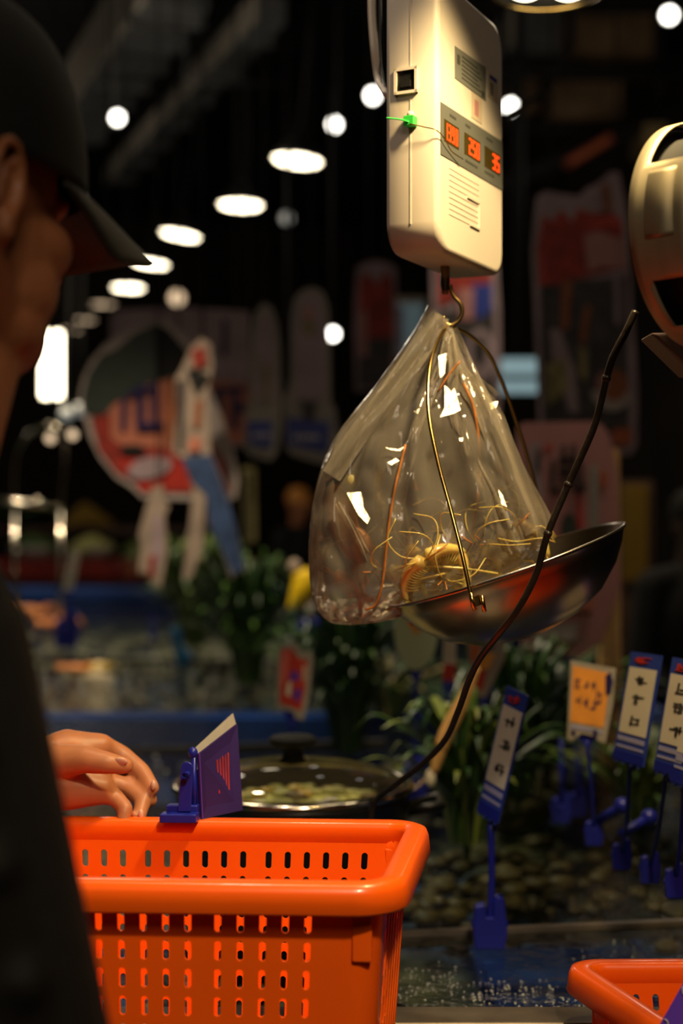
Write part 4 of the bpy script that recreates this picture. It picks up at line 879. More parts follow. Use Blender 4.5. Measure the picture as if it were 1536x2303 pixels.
# front face: origin + tf*t (0...20 cm) ; side face: origin + td*s (0...6 cm)
def SF(t, z, l=0): return s0+tf*t+Z*z+nf*l
def SS(s, z, l=0): return s0+td*s+Z*z+ns*l
t = thing('hanging_scale', 'white plastic electronic hanging scale with red digits and a brass hook', 'scale', SF(.1, .27)); WLOC[t.name] = SF(.1, .27)
z0, z1, Wd, dp = .268, .552, .199, .0596
def rr(x0, x1, y0, y1, rs, n=6):
    out = []
    for (cx, cy, a0, r) in ((x1-rs[0], y0+rs[0], -PI/2, rs[0]), (x1-rs[1], y1-rs[1], 0, rs[1]), (x0+rs[2], y1-rs[2], PI/2, rs[2]), (x0+rs[3], y0+rs[3], PI, rs[3])):
        out += [(cx+r*math.cos(a0+PI/2*i/n), cy+r*math.sin(a0+PI/2*i/n)) for i in range(n+1)]
    return out
mb = MB(); o = rr(0, Wd, z0, z1, (.022, .03, .012, .03)); vs = []
lay = [(0.0, .006), (.0015, .0025), (.006, 0), (dp-.006, 0), (dp-.0015, .0025), (dp, .006)]
cx, cz = Wd/2, (z0+z1)/2
for s_, ins in lay:
    for x, z in o:
        kx = (Wd/2-ins)/(Wd/2); kz = ((z1-z0)/2-ins)/((z1-z0)/2); vs.append(s0+tf*(cx+(x-cx)*kx)+Z*(cz+(z-cz)*kz)+td*s_)
n = len(o); mb.add(vs, [(j*n+i, j*n+(i+1) % n, (j+1)*n+(i+1) % n, (j+1)*n+i) for j in range(len(lay)-1) for i in range(n)], 'housing_plastic', True)
mb.add(vs[:n], [list(range(n))], 'housing_plastic'); mb.add(vs[-n:], [list(range(n))], 'housing_plastic')
for zz in (z0+.003, ): mb.prism([SS(.0295, z0+.028, .0), SS(.031, z0+.028, .0), SS(.031, z1-.02, .0), SS(.0295, z1-.02, .0)], ns*.0006, 'housing_plastic')
for k in range(9): zz = .309+k*.006; mb.prism([SF(.030, zz, 0), SF(.118-.0*k, zz, 0), SF(.118, zz+.0012, 0), SF(.030, zz+.0012, 0)], nf*.0005, 'housing_plastic')
for a, b, c_, e in ((.082, .119, .338, .3365), (.117, .119, .338, .308), (.09, .119, .310, .308)): mb.prism([SF(a, c_), SF(b, c_), SF(b, e), SF(a, e)], nf*.0018, 'housing_plastic')
mb.build('housing', t, weld=True)
mb = MB(); mb.prism([SF(a, b) for a, b in ((.006, .366), (.193, .367), (.193, .4225), (.006, .4195))], nf*.0008, 'panel_grey')
for a, b, z_ in ((.03, .048, .411), (.075, .09, .412), (.14, .16, .413), (.075, .112, .374), (.135, .165, .375)):
    mb.prism([SF(a, z_, .0006), SF(b, z_, .0006), SF(b, z_+.0025, .0006), SF(a, z_+.0025, .0006)], nf*.0005, 'label_ink')
mb.build('display_panel', t)
SEG = {'0': 'abcdef', '1': 'bc', '2': 'abged', '3': 'abgcd', '4': 'fgbc', '5': 'afgcd', '6': 'afgedc', '7': 'abc', '8': 'abcdefg', '9': 'abcfgd'}
for (a, b, dg_) in ((.0145, .056, '1398'), (.072, .120, ' 250'), (.134, .184, '  35')):
    mb = MB(); mb.prism([SF(a, .3815, .0004), SF(b, .3815, .0004), SF(b, .4045, .0004), SF(a, .4045, .0004)], nf*.0007, 'display_off'); dw = mb.build('display_window', t)
    mb = MB(); w_ = (b-a-.003)/4; h_ = .0175; zb = .3842
    for i, ch in enumerate(dg_):
        x = a+.0015+i*w_+.001; w2 = w_-.0028; th = .0021
        for sg in SEG.get(ch, ''):
            q = {'a': (x, zb+h_-th, x+w2, zb+h_), 'd': (x, zb, x+w2, zb+th), 'g': (x, zb+h_/2-th/2, x+w2, zb+h_/2+th/2), 'f': (x, zb+h_/2, x+th, zb+h_), 'b': (x+w2-th, zb+h_/2, x+w2, zb+h_), 'e': (x, zb, x+th, zb+h_/2), 'c': (x+w2-th, zb, x+w2, zb+h_/2)}[sg]
            mb.prism([SF(q[0], q[1], .0011), SF(q[2], q[1], .0011), SF(q[2], q[3], .0011), SF(q[0], q[3], .0011)], nf*.0003, 'display_on')
    mb.build('digits', dw)
mb = MB(); mb.prism([SF(a, b) for a, b in ((.046, .455), (.139, .455), (.139, .492), (.046, .4885))], nf*.0006, 'label_grey')
for k in range(6): mb.prism([SF(a, b, .0005) for a, b in ((.066, .460+.0045*k), (.125-.006*(k % 3), .460+.0045*k), (.125-.006*(k % 3), .4615+.0045*k), (.066, .4615+.0045*k))], nf*.0003, 'label_ink')
mb.prism([SF(a, b, .0005) for a, b in ((.052, .472), (.060, .472), (.060, .482), (.052, .482))], nf*.0003, 'label_ink'); mb.prism([SF(a, b, .0005) for a, b in ((.126, .457), (.135, .457), (.135, .463), (.126, .463))], nf*.0003, 'label_ink')
mb.build('data_label', t)
mb = MB(); mb.prism([SF(a, b) for a, b in ((.094, .426), (.127, .426), (.127, .454), (.094, .454))], nf*.0005, 'label_pale'); mb.prism([SF(a, b, .0004) for a, b in ((.104, .431), (.116, .431), (.116, .448), (.104, .448))], nf*.0003, 'pink_board'); mb.build('small_sticker', t)
mb = MB(); mb.prism([SF(a, b) for a, b in ((.148, .462), (.178, .462), (.178, .49), (.148, .49))], nf*.0004, 'label_pale'); mb.prism([SF(a, b, .0003) for a, b in ((.152, .484), (.175, .484), (.175, .488), (.152, .488))], nf*.0003, 'blue_print')
for a in (.154, .160): mb.prism([SF(a, .466, .0003), SF(a+.003, .466, .0003), SF(a+.003, .480, .0003), SF(a, .480, .0003)], nf*.0003, 'label_ink')
mb.build('printed_mark', t)
mb = MB()
for a, b, c_, e in ((.0215, .0245, .430, .457), (.0445, .0475, .430, .457), (.0215, .0475, .430, .433), (.0215, .0475, .454, .457)): mb.prism([SS(a, c_), SS(b, c_), SS(b, e), SS(a, e)], ns*.004, 'housing_plastic')
sw = mb.build('switch_frame', t)
mb = MB(); mb.prism([SS(.0245, .433), SS(.0445, .433), SS(.0445, .454), SS(.0245, .454)], ns*.0015, 'black_plastic'); mb.prism([SS(.029, .437, .001), SS(.040, .437, .001), SS(.040, .4435, .001), SS(.029, .4435, .001)], ns*.0035, 'black_plastic'); mb.build('rocker', sw)
mb = MB(); mb.box(SS(.028, .4, .006), (.011, .011, .010), 'green_plastic', (td, ns, Z)); mb.tube(cr([SS(.027, .398, .012), SS(.036, .401, .014), SS(.052, .405, .012)], 4), .0015, 'green_plastic', 6, flat=.6); mb.ball(SS(.028, .407, .005), .004, 'white_print')
gs = mb.build('security_seal', t, bevel=.001); gs['label'] = 'green plastic seal on the side of the scale'
mb = MB(); mb.tube(cr([SS(.026, .396, .012), SS(.012, .392, .007), SS(.0, .388, .004), SF(.01, .381, .004), SF(.03, .374, .003), SF(.055, .371, .006)], 5), .0006, 'brass_wire', 6); mb.build('seal_wire', t)
hk = V((.113, 1.553, H))
mb = MB(); mb.lathe([(.001, .272), (.0052, .272), (.0052, .247), (.0038, .243), (.0038, .238), (.001, .238)], hk, 'stem_metal', n=20); mb.build('stem', t)
mb = MB(); mb.tube(cr([P(1012, 640, 1.553), P(1014, 652, 1.553), P(1022, 668, 1.553), P(1036, 684, 1.553), P(1039, 704, 1.553), P(1030, 722, 1.553), P(1013, 731, 1.553), P(1000, 724, 1.553), P(997, 712, 1.553)], 8), .0023, 'brass_wire', 12); mb.build('hook', t)
mb = MB(); mb.tube([SF(.1, .55)-nf*.03, V((*(SF(.1, 0)-nf*.03).xy, CZ))], .004, 'stem_metal'); mb.build('suspension_rod', t)
mb = MB(); mb.tube(cr([P(838, -80, 1.56), P(836, 20, 1.56), P(842, 110, 1.56), P(852, 180, 1.56), P(870, 215, 1.53)], 6), .0055, 'housing_plastic', 10, flat=.6); mb.tube(cr([P(852, -80, 1.57), P(854, 30, 1.57), P(852, 110, 1.57), P(862, 190, 1.55), P(872, 210, 1.53)], 6), .002, 'black_plastic'); mb.build('power_lead', t)

# ------------------------------------------------------------------ pan on bent wires
pcn = P(1138, 1272, 1.545); tilt = math.radians(19.5)
px_ = V((math.cos(tilt), -.02, math.sin(tilt))).normalized(); py_ = V((.01, 1, .012)).normalized(); py_ = (py_-px_*py_.dot(px_)).normalized(); pz_ = px_.cross(py_)
PR = .1325
t = thing('weighing_pan', 'round steel weighing pan tilting on bent brass wires under the scale hook', 'pan', pcn); WLOC[t.name] = pcn
mb = MB(); prof = [(.001, -.062), (.03, -.061), (.06, -.055), (.09, -.043), (.113, -.026), (.127, -.010), (PR, -.001), (PR+.003, .0), (PR+.0035, .002), (PR+.002, .0035), (PR-.001, .003), (PR-.002, .001), (.1245, -.0095), (.111, -.0245), (.088, -.041), (.059, -.053), (.03, -.059), (.001, -.060)]
prof = [(r_, z_*1.28 if z_ < -.005 else z_) for r_, z_ in prof]
mb.lathe(prof, pcn, 'pan_steel', (px_, py_, pz_), 80); mb.build('bowl', t)
def rim(a, k=1, dz=0): a = math.radians(a); return pcn+px_*PR*k*math.cos(a)+py_*PR*k*math.sin(a)+pz_*dz
att = rim(-106, 1.03, -.012)
mb = MB(); mb.tube(cr([P(1008, 733, 1.55), P(992, 752, 1.535), P(972, 800, 1.51), P(963, 860, 1.49), P(965, 940, 1.47), P(985, 1040, 1.45), P(1012, 1140, 1.435), P(1040, 1250, 1.42), P(1058, 1335, 1.413), P(1064, 1366, 1.414)], 8), .0022, 'brass_wire', 10); mb.build('wire', t)
mb = MB(); mb.tube(cr([P(1012, 733, 1.555), P(1050, 750, 1.57), P(1095, 790, 1.59), P(1130, 860, 1.61), P(1165, 960, 1.63), P(1195, 1060, 1.65), P(1225, 1180, 1.665), rim(62, 1.0, -.004)], 8), .0022, 'brass_wire', 10); mb.build('wire', t)
mb = MB(); mb.tube(cr([P(1009, 735, 1.555), P(1000, 790, 1.59), P(950, 930, 1.64), P(905, 1080, 1.66), rim(135, 1.0, -.004)], 8), .0018, 'brass_wire', 10); mb.build('wire', t)
mb = MB()
for a, b, c_, e in ((1058, 1333, 1068, 1372), (1083, 1339, 1090, 1376)):
    p, q = P(a, b, 1.408), P(c_, e, 1.408); mb.tube([p, q], .0022, 'brass_wire', 8)
mb.box(P(1070, 1352, 1.414), (.010, .006, .010), 'brass_wire', (px_, py_, pz_)); mb.build('bracket', t)

# ------------------------------------------------------------------ clear bag
rowsLR = [((962, 686), (1010, 727), .006, 1.552), ((936, 735), (1017, 750), .010, 1.555), ((892, 800), (1040, 805), .018, 1.56), ((828, 885), (1082, 862), .028, 1.565), ((766, 965), (1124, 912), .040, 1.565),
          ((723, 1050), (1160, 1000), .052, 1.56), ((701, 1140), (1196, 1090), .060, 1.558), ((694, 1230), (1230, 1175), .066, 1.555), ((697, 1312), (1212, 1240), .066, 1.552), ((708, 1362), (1090, 1310), .056, 1.548), ((738, 1396), (920, 1378), .030, 1.54), ((792, 1404), (850, 1398), .006, 1.535)]
def crv(vals, u):
    n = len(vals)-1; i = min(int(u*n), n-1); t_ = u*n-i; g = lambda k: vals[max(0, min(n, k))]
    a, b, c_, d = g(i-1), g(i), g(i+1), g(i+2)
    return .5*((2*b)+(c_-a)*t_+(2*a-5*b+4*c_-d)*t_*t_+(3*b-a-3*c_+d)*t_**3)
NR, NC = 110, 150; vs = []
lx, ly, rx, ry, hd, dd = [[r[0][0] for r in rowsLR], [r[0][1] for r in rowsLR], [r[1][0] for r in rowsLR], [r[1][1] for r in rowsLR], [r[2] for r in rowsLR], [r[3] for r in rowsLR]]
for j in range(NR+1):
    u = j/NR; L_ = P(crv(lx, u), crv(ly, u), crv(dd, u)); R_ = P(crv(rx, u), crv(ry, u), crv(dd, u)); h_ = crv(hd, u); c_ = (L_+R_)/2; hw = (R_-L_)/2
    env = math.sin(PI*min(1, u*1.15+.03))**.6 if u < .86 else .7
    for i in range(NC):
        a = 2*PI*i/NC; sx = math.cos(a); sy = math.sin(a)
        ss = math.copysign(abs(sy)**.75, sy)
        f = (math.sin(a*7+1.3+u*1.2)*.40+math.sin(a*13+2+u*3)*.30+math.sin(a*23+u*2.5)*.12)*(1-.55*max(0, u-.55)/.45)
        nz = noise.noise(V((math.cos(a)*2.4, math.sin(a)*2.4, u*6)))*.9+noise.noise(V((math.cos(a)*6, math.sin(a)*6, u*17)))*.5
        cre = abs(noise.noise(V((math.cos(a)*4+9, math.sin(a)*4, u*11))))*-1.1
        k = 1+.10*f*env; y_ = h_*ss*(1+.28*f*env)+.006*env*(nz+cre)
        vs.append(c_+hw*sx*(1-.03*abs(f)*env)+V((0, y_, 0))+Z*.003*nz*env)
mb = MB()
fs = [(j*NC+i, j*NC+(i+1) % NC, (j+1)*NC+(i+1) % NC, (j+1)*NC+i) for j in range(NR) for i in range(NC)]
t = thing('plastic_bag', 'clear plastic bag hooked on the scale and slumped over the pan', 'bag', P(1010, 735, 1.553)); WLOC[t.name] = P(1010, 735, 1.553)
mb.add(vs, fs, 'bag_film', True); mb.build('bag_body', t)
# gathered pleats falling from the hook (doubled film)
rnd = random.Random(5)
def pleat(pts, w0, w1, nm='bag_gather', seed=0):
    mb = MB(); c_ = cr([P(*p) for p in pts], 8); n = len(c_); V_ = []; K = 7
    for i, p in enumerate(c_):
        tt = i/(n-1); w_ = w0+(w1-w0)*tt; d = (c_[min(i+1, n-1)]-c_[max(0, i-1)]).normalized(); sd = d.cross(V((0, 1, 0))).normalized()
        for k in range(K):
            x = k/(K-1)-.5; V_.append(p+sd*x*w_+V((0, -.0035*math.sin(x*PI*3+i*.25+seed)-.002*noise.noise(V((x*5, i*.3, seed))), 0)))
    mb.add(V_, [(i*K+k, i*K+k+1, (i+1)*K+k+1, (i+1)*K+k) for i in range(n-1) for k in range(K-1)], nm, True); return mb
pleat([(986, 706, 1.545), (950, 775, 1.54), (880, 880, 1.53), (800, 985, 1.52), (745, 1070, 1.515)], .026, .022, seed=1).build('handle', t)
pleat([(1008, 735, 1.545), (985, 840, 1.535), (940, 960, 1.52), (905, 1080, 1.505), (882, 1200, 1.50), (878, 1290, 1.50)], .010, .020, seed=2).build('pleat', t)
pleat([(1014, 740, 1.55), (1050, 830, 1.54), (1095, 930, 1.52), (1150, 1060, 1.51), (1215, 1190, 1.50)], .014, .034, seed=3).build('pleat', t)
pleat([(1010, 745, 1.545), (1020, 820, 1.535), (1018, 900, 1.525), (1050, 1010, 1.51), (1110, 1130, 1.50), (1165, 1240, 1.495)], .010, .016, seed=4).build('pleat', t)
pleat([(1040, 832, 1.55), (1075, 862, 1.55), (1108, 900, 1.55)], .004, .02, seed=6).build('corner_flap', t)
pleat([(760, 1130, 1.50), (810, 1220, 1.495), (850, 1310, 1.495)], .006, .010, seed=7).build('pleat', t)
LP_ = V((.32, 1.17, H+.72)); EY = V((0, 0, H))
for outl, d_ in (([(1000, 866), (1016, 880), (1022, 872), (1036, 922), (1020, 930), (990, 938), (1000, 915)], 1.497), ([(780, 1108), (815, 1106), (817, 1140), (832, 1165), (826, 1178), (806, 1158)], 1.497), ([(1100, 906), (1120, 902), (1116, 916), (1104, 921)], 1.525), ([(872, 1040), (890, 1030), (898, 1036), (880, 1046)], 1.497),
                ([(866, 1006), (896, 1010), (914, 1002), (900, 1014), (880, 1012)], 1.5), ([(1120, 1100), (1130, 1112), (1140, 1140), (1128, 1134)], 1.48), ([(930, 925), (944, 918), (940, 930)], 1.51), ([(1032, 985), (1042, 984), (1040, 992), (1034, 992)], 1.49), ([(986, 800), (1004, 794), (1000, 840), (990, 850)], 1.53)):
    cx_ = sum(p[0] for p in outl)/len(outl); cy_ = sum(p[1] for p in outl)/len(outl); c_ = P(cx_, cy_, d_)
    n_ = ((LP_-c_).normalized()+(EY-c_).normalized()).normalized(); ps = []
    for x_, y_ in outl:                                     # highlight facet added on the film, angled to mirror the lamp
        r_ = (P(x_, y_, d_)-EY).normalized(); k_ = (c_-EY).dot(n_)/r_.dot(n_); ps.append(EY+r_*k_)
    mb = MB(); mb.prism(ps, -n_*.0004, 'glint_film'); mb.build('glint_facet', t)
# shrimps in the bag
def shrimp_mesh(name, L=.085, m='amber_shrimp'):
    t = thing(name, '', 'shrimp')
    mb = MB(); pts = []; rs = []
    for k in range(15):
        u = k/14; a = -.2+u*1.5; pts.append(V((L*.42*math.sin(a)-L*.1, 0, L*.42*math.cos(a)-L*.2))); rs.append(L*.095*(1-u*.78)**.8*(1+.07*(k % 2))*(.45 if k == 0 else 1))
    mb.tube(pts, rs, m, 12)
    e = pts[-1]; d = (pts[-1]-pts[-2]).normalized()
    for sy in (-1, 0, 1): mb.ball(e+d*L*.08+V((0, sy*L*.04, 0)), (L*.09, L*.03, L*.012), m, (d, V((0, 1, 0)), d.cross(V((0, 1, 0)))), 8, 5)
    mb.build('body', t)
    mb = MB(); rn = random.Random(L*1000)
    for sy in (-1, 1):
        h = pts[0]; mb.tube(cr([h, h+V((-L*.25, sy*L*.1, L*.12)), h+V((-L*.3, sy*L*.25, L*.32)), h+V((-L*.1, sy*L*.3, L*.5))], 5), .0006, m, 5)
        mb.tube([h, h+V((-L*.35, sy*L*.06, L*.02))], .0006, 'amber_dark', 5)
    mb.build('antenna', t)
    mb = MB()
    for k in range(2, 12):
        for sy in (-1, 1):
            p = pts[k]; c_ = V((-L*.1, 0, -L*.2)); q = (c_-p).normalized()
            mb.tube([p+V((0, sy*rs[k]*.6, 0)), p+q*L*.09+V((-L*.03, sy*L*.06, 0)), p+q*L*.14+V((-L*.06, sy*L*.05, 0))], [.0009, .0007, .0004], m, 5)
    mb.build('leg', t)
    return t
g = 'shrimps in the clear bag'
sh = shrimp_mesh('shrimp', .088)
spots = [(940, 1330, 1.53, .1, 2.2, .9, 'golden shrimp behind the bright front wire on the left, half under the others'), (1000, 1268, 1.49, .5, .2, -.5, 'golden shrimp in front of the heap with its back up'), (1075, 1255, 1.52, 1.0, 1.1, .2, 'golden shrimp crossing the top right of the heap'), (1150, 1245, 1.52, -.5, 2.4, .6, 'golden shrimp curled near the cord where it crosses the rim'), (895, 1300, 1.54, .3, .9, 1.3, 'golden shrimp on its tail at the far left of the heap'), (905, 1325, 1.51, .2, .3, 0, 'golden shrimp at the left rim of the pan'), (950, 1310, 1.48, -.4, 2.6, .5, 'golden shrimp second from the left rim of the pan, nearest the front'), (985, 1322, 1.52, .5, 1.4, -.3, 'golden shrimp low in the bag behind the left pan rim'),
         (1015, 1285, 1.50, .1, -.5, .8, 'golden shrimp behind the lower end of the bright front wire'), (1050, 1300, 1.55, -.3, 2.0, 0, 'golden shrimp deep in the pan behind the bracket'), (1085, 1280, 1.51, .4, .6, .4, 'golden shrimp right of the bracket above the rim'),
         (960, 1270, 1.54, .9, -1.0, .2, 'golden shrimp lying on top at the left of the heap'), (1030, 1245, 1.55, -.6, 2.9, 1.1, 'golden shrimp standing upright in the middle of the heap'), (1120, 1262, 1.55, .2, .1, .9, 'golden shrimp near the right end of the heap'),
         (930, 1285, 1.56, 1.2, 1.9, 0, 'golden shrimp at the back left of the heap'), (1180, 1225, 1.55, .1, -.2, .2, 'golden shrimp farthest right under the bag edge')]
for i, (x, y, d, rx_, rz_, ry_, lab) in enumerate(spots):
    rot = (rx_, ry_, rz_)
    if i == 0: place(sh, P(x, y, d), lab, rot, g)
    else: dup(sh, P(x, y, d), lab, g, rot)
sd_ = shrimp_mesh('dark_shrimp', .08, 'amber_dark')
for i, (x, y, d, rot, lab) in enumerate([(770, 1335, 1.55, (0, .3, .4), 'brown shrimp in the left lobe of the bag, near its bottom'), (820, 1290, 1.56, (.4, 1.5, 2.4), 'brown shrimp in the left lobe of the bag beside the pan'), (790, 1225, 1.555, (0, -1.3, 3.0), 'brown shrimp upright along the left edge of the bag')]):
    if i == 0: place(sd_, P(x, y, d), lab, rot, 'brown shrimps in the left lobe')
    else: dup(sd_, P(x, y, d), lab, 'brown shrimps in the left lobe', rot)
mb = MB(); rn = random.Random(11)
for k in range(26):
    x = rn.uniform(890, 1130); y = 1345-(x-890)*.36-rn.uniform(5, 60); p = P(x, y, rn.uniform(1.49, 1.58)); a = rn.uniform(-.5, .5)
    mb.tube(cr([p, p+V((.02, .004, .012*a)), p+V((.045, 0, .02*a+.006)), p+V((.06, .004, -.004))], 4), .0007, 'amber_shrimp', 5)
mb.tube(cr([P(880, 1290, 1.50), P(900, 1278, 1.49), P(960, 1274, 1.485), P(1040, 1278, 1.485), P(1120, 1290, 1.49)], 5), .0011, 'amber_shrimp', 6)
mb.tube(cr([P(885, 1340, 1.495), P(940, 1305, 1.485), P(1000, 1290, 1.485)], 5), .0011, 'amber_shrimp', 6)
mb.tube(cr([P(1035, 812, 1.52), P(1010, 842, 1.52), P(984, 882, 1.52)], 4), .0011, 'amber_dark', 6)
mb.tube(cr([P(1042, 862, 1.525), P(1066, 920, 1.52), P(1078, 1010, 1.515), P(1076, 1100, 1.51), P(1064, 1190, 1.51), P(1050, 1260, 1.51)], 6), .0015, 'amber_dark', 6)
mb.tube(cr([P(912, 1000, 1.50), P(888, 1100, 1.49), P(872, 1200, 1.485), P(862, 1300, 1.485), P(846, 1358, 1.49), P(822, 1372, 1.495)], 6), .0013, 'amber_dark', 6)
tag(mb.build('shrimp_whiskers', loc=P(1000, 1300, 1.5)), 'tangle of loose golden whiskers and twigs inside the bag', 'whiskers', kind='stuff')
mb = MB(); q = P(745, 1090, 1.555); mb.ball(q, (.007, .006, .006), 'dark_green'); mb.tube(cr([q, P(755, 1120, 1.555), P(775, 1190, 1.56), P(812, 1270, 1.565)], 5), [.006, .008, .010, .012, .014, .016, .017, .018, .018, .018, .017, .016, .014, .012, .01, .006], 'amber_dark', 12)
tag(mb.build('squid', loc=q), 'dark brown seafood in the left lobe of the bag with a green black tip', 'seafood')
mb = MB(); mb.ball(P(789, 1082, 1.53), (.010, .008, .010), 'olive_print')  # coloured ball in place of a lamp's reflection on the bag
tag(mb.build('highlight_ball', loc=P(789, 1082, 1.53)), 'small olive ball standing for a lamp reflection in the upper left of the bag', 'shellfish')

# ------------------------------------------------------------------ round steel drum and cord at right
Bc = P(1548, 534, 1.25); ad = V((.72, -.69, .02)).normalized(); u_ = ad.cross(Z).normalized(); w_ = u_.cross(ad); DR = .0965; DD = .056
t = thing('dial_scale', 'round brushed steel drum with black slots cut by the right edge', 'scale', Bc); WLOC[t.name] = Bc
def DP(a, s, r=DR): a = math.radians(a); return Bc+u_*r*math.cos(a)+w_*r*math.sin(a)+ad*s
# find which angle points to the picture's left, then cut the slots on that side
mb = MB(); nseg = 120
def isslot(a, j):
    a = a % 360
    return (j in (2, 3) and (SL[0][0] <= a <= SL[0][1] or SL[1][0] <= a <= SL[1][1]))
angs = {}
left = min(range(360), key=lambda a: (lambda p: p.x/p.y)(DP(a, DD/2)))
sgn = 1 if DP(left+10, 0).z > DP(left, 0).z else -1
def AA(up): return (left+sgn*up) % 360
SLr = ((26, 66), (-62, -34))
js = [0, .008, .014, .030, .046, DD]
for k in range(nseg):
    up0 = -180+360*k/nseg; up1 = up0+360/nseg; mid = (up0+up1)/2
    for j in range(5):
        slot = j in (2, 3) and any(a <= mid <= b for a, b in SLr)
        q = [DP(AA(up0), js[j]), DP(AA(up1), js[j]), DP(AA(up1), js[j+1]), DP(AA(up0), js[j+1])]
        if not slot: mb.add(q, [(0, 1, 2, 3)], 'brushed_steel', True)
mb.build('drum_wall', t, weld=True, solid=.0016)
mb = MB(); mb.lathe([(.001, .001), (DR-.004, .001), (DR-.012, .004), (DR-.012, DD-.004)], Bc, 'black_matt', (u_, w_, ad), 64); mb.build('inner_drum', t)
mb = MB(); mb.lathe([(DR, DD), (DR+.0015, DD+.002), (DR-.003, DD+.003), (DR-.010, DD), (DR-.012, DD-.004)], Bc, 'brushed_steel', (u_, w_, ad), 80); mb.build('front_ring', t)
mb = MB(); mb.lathe([(.001, DD-.006), (DR-.012, DD-.006)], Bc, 'label_grey', (u_, w_, ad), 64); mb.build('dial_face', t)
mb = MB(); mb.prism([DP(AA(u0), s_, DR+.0008) for u0, s_ in ((-8, .016), (20, .016), (20, .044), (-8, .044))], (DP(AA(6), 0, DR+.0016)-DP(AA(6), 0, DR)), 'steel_dull')
mb = MB()
vs_ = []
for u0 in range(-12, 23, 2):
    for s_ in (.016, .042): vs_ += [DP(AA(u0), s_, DR+.0012)]
mb.add(vs_, [(2*i, 2*i+1, 2*i+3, 2*i+2) for i in range(len(vs_)//2-1)], 'brushed_steel', True); mb.build('tape_patch', t, solid=.0006)
mb = MB(); lo = DP(AA(-90), DD/2, DR); mb.prism([P(1462, 748, 1.27), P(1700, 742, 1.2), P(1640, 850, 1.2), P(1556, 838, 1.24)], (0, .05, 0), 'brown_plastic'); mb.build('hopper', t, bevel=.003)
mb = MB(); mb.tube([DP(AA(90), DD/2, DR-.002), V((*DP(AA(90), DD/2).xy, CZ))], .004, 'stem_metal'); mb.build('hanging_rod', t)
cpts = [(1429, 700, 1.262), (1412, 738, 1.262), (1380, 800, 1.268), (1364, 850, 1.275), (1350, 910, 1.28), (1330, 975, 1.285), (1278, 1090, 1.295), (1232, 1200, 1.30), (1206, 1290, 1.31), (1165, 1370, 1.32), (1120, 1428, 1.34), (1080, 1480, 1.38), (1055, 1530, 1.42), (1030, 1600, 1.47), (1000, 1665, 1.52), (950, 1718, 1.56), (885, 1768, 1.60), (850, 1796, 1.63), (835, 1830, 1.64), (835, 1900, 1.64)]
mb = MB(); mb.tube(cr([P(*p) for p in cpts], 6), .0033, 'cord_rubber', 12)
for p in ((1364, 850, 1.275), (1232, 1200, 1.30), (1278, 1090, 1.295)): mb.ball(P(*p), .0042, 'cord_rubber')
tag(mb.build('power_cord', loc=P(1429, 700, 1.262)), 'black cord sweeping down from the steel drum past the pan to the pot', 'cord')

# ------------------------------------------------------------------ people
th = math.radians(33); Fd = V((math.sin(th), math.cos(th), 0)); Rt = V((math.cos(th), -math.sin(th), 0))
pit = math.radians(8); Fh = (Fd*math.cos(pit)-Z*math.sin(pit)); Uh = (Z*math.cos(pit)+Fd*math.sin(pit))
HC = V((-.275, .963, H+.215))
def HP(f, r, u): return HC+Fh*f+Rt*r+Uh*u
t = thing('person', 'person in a black cap and dark jacket at the left, reaching over the basket', 'person', (-.36, .95, 0)); WLOC[t.name] = V((-.36, .95, 0))
mb = MB(); k = 'skin'; ax = (Fh, Rt, Uh)
mb.ball(HC+Uh*.025-Fh*.012, (.098, .076, .095), k, ax, 32, 20)
mb.ball(HP(.035, 0, -.035), (.062, .064, .075), k, ax, 28, 18)
mb.ball(HP(.045, 0, -.085), (.050, .050, .036), k, ax, 24, 14)
for s_ in (-1, 1):
    mb.caps(HP(-.012, s_*.060, -.045), HP(.050, s_*.028, -.105), .019, .016, k)      # jaw
    mb.ball(HP(.055, s_*.040, -.025), (.030, .026, .024), k, ax)                     # cheekbone
    mb.ball(HP(.045, s_*.030, -.055), (.036, .036, .036), k, ax); mb.ball(HP(.043, s_*.026, -.080), (.034, .034, .030), k, ax); mb.ball(HP(.036, s_*.020, -.098), (.03, .03, .022), k, ax)
    mb.ball(HP(.072, s_*.031, .012), (.016, .017, .012), k, ax)                      # eye socket
    # ear: helix ring, lobe, concha backing
    ec = HP(-.012, s_*.079, -.012); ring = []
    for q in range(20):
        a = math.radians(-75+q*14.5); ring.append(ec+Fh*(-.004+.0155*math.cos(a)*1)+Uh*(.006+.025*math.sin(a))+Rt*s_*(.008-.004*math.cos(a)))
    for q in range(19): mb.caps(ring[q], ring[q+1], .0042, .0042, k, 8)
    mb.ball(ec+Uh*-.024+Fh*.002+Rt*s_*.004, (.008, .006, .010), k, ax); mb.ball(ec-Rt*s_*.002-Fh*.004, (.014, .005, .022), k, ax)
    mb.caps(ec+Fh*-.002+Uh*.018+Rt*s_*.004, ec+Fh*-.008+Uh*-.010+Rt*s_*.005, .003, .003, k, 8); mb.ball(ec+Fh*.014+Uh*-.004+Rt*s_*.001, (.004, .004, .007), k, ax)
mb.caps(HP(.092, 0, .012), HP(.112, 0, -.026), .008, .011, k); mb.ball(HP(.104, .009, -.032), (.008, .007, .007), k, ax); mb.ball(HP(.104, -.009, -.032), (.008, .007, .007), k, ax)
mb.caps(HP(.091, -.018, -.058), HP(.091, .018, -.058), .006, .006, k); mb.caps(HP(.088, -.015, -.067), HP(.088, .015, -.067), .007, .007, k); mb.ball(HP(.074, 0, -.096), (.016, .018, .014), k, ax)
nb = V((-.375, .95, H-.03))
mb.caps(HP(-.035, 0, -.045), nb, .057, .062, k, 24); mb.caps(HP(.040, .012, -.075), V((-.282, .95, H+.035)), .036, .05, k, 20)
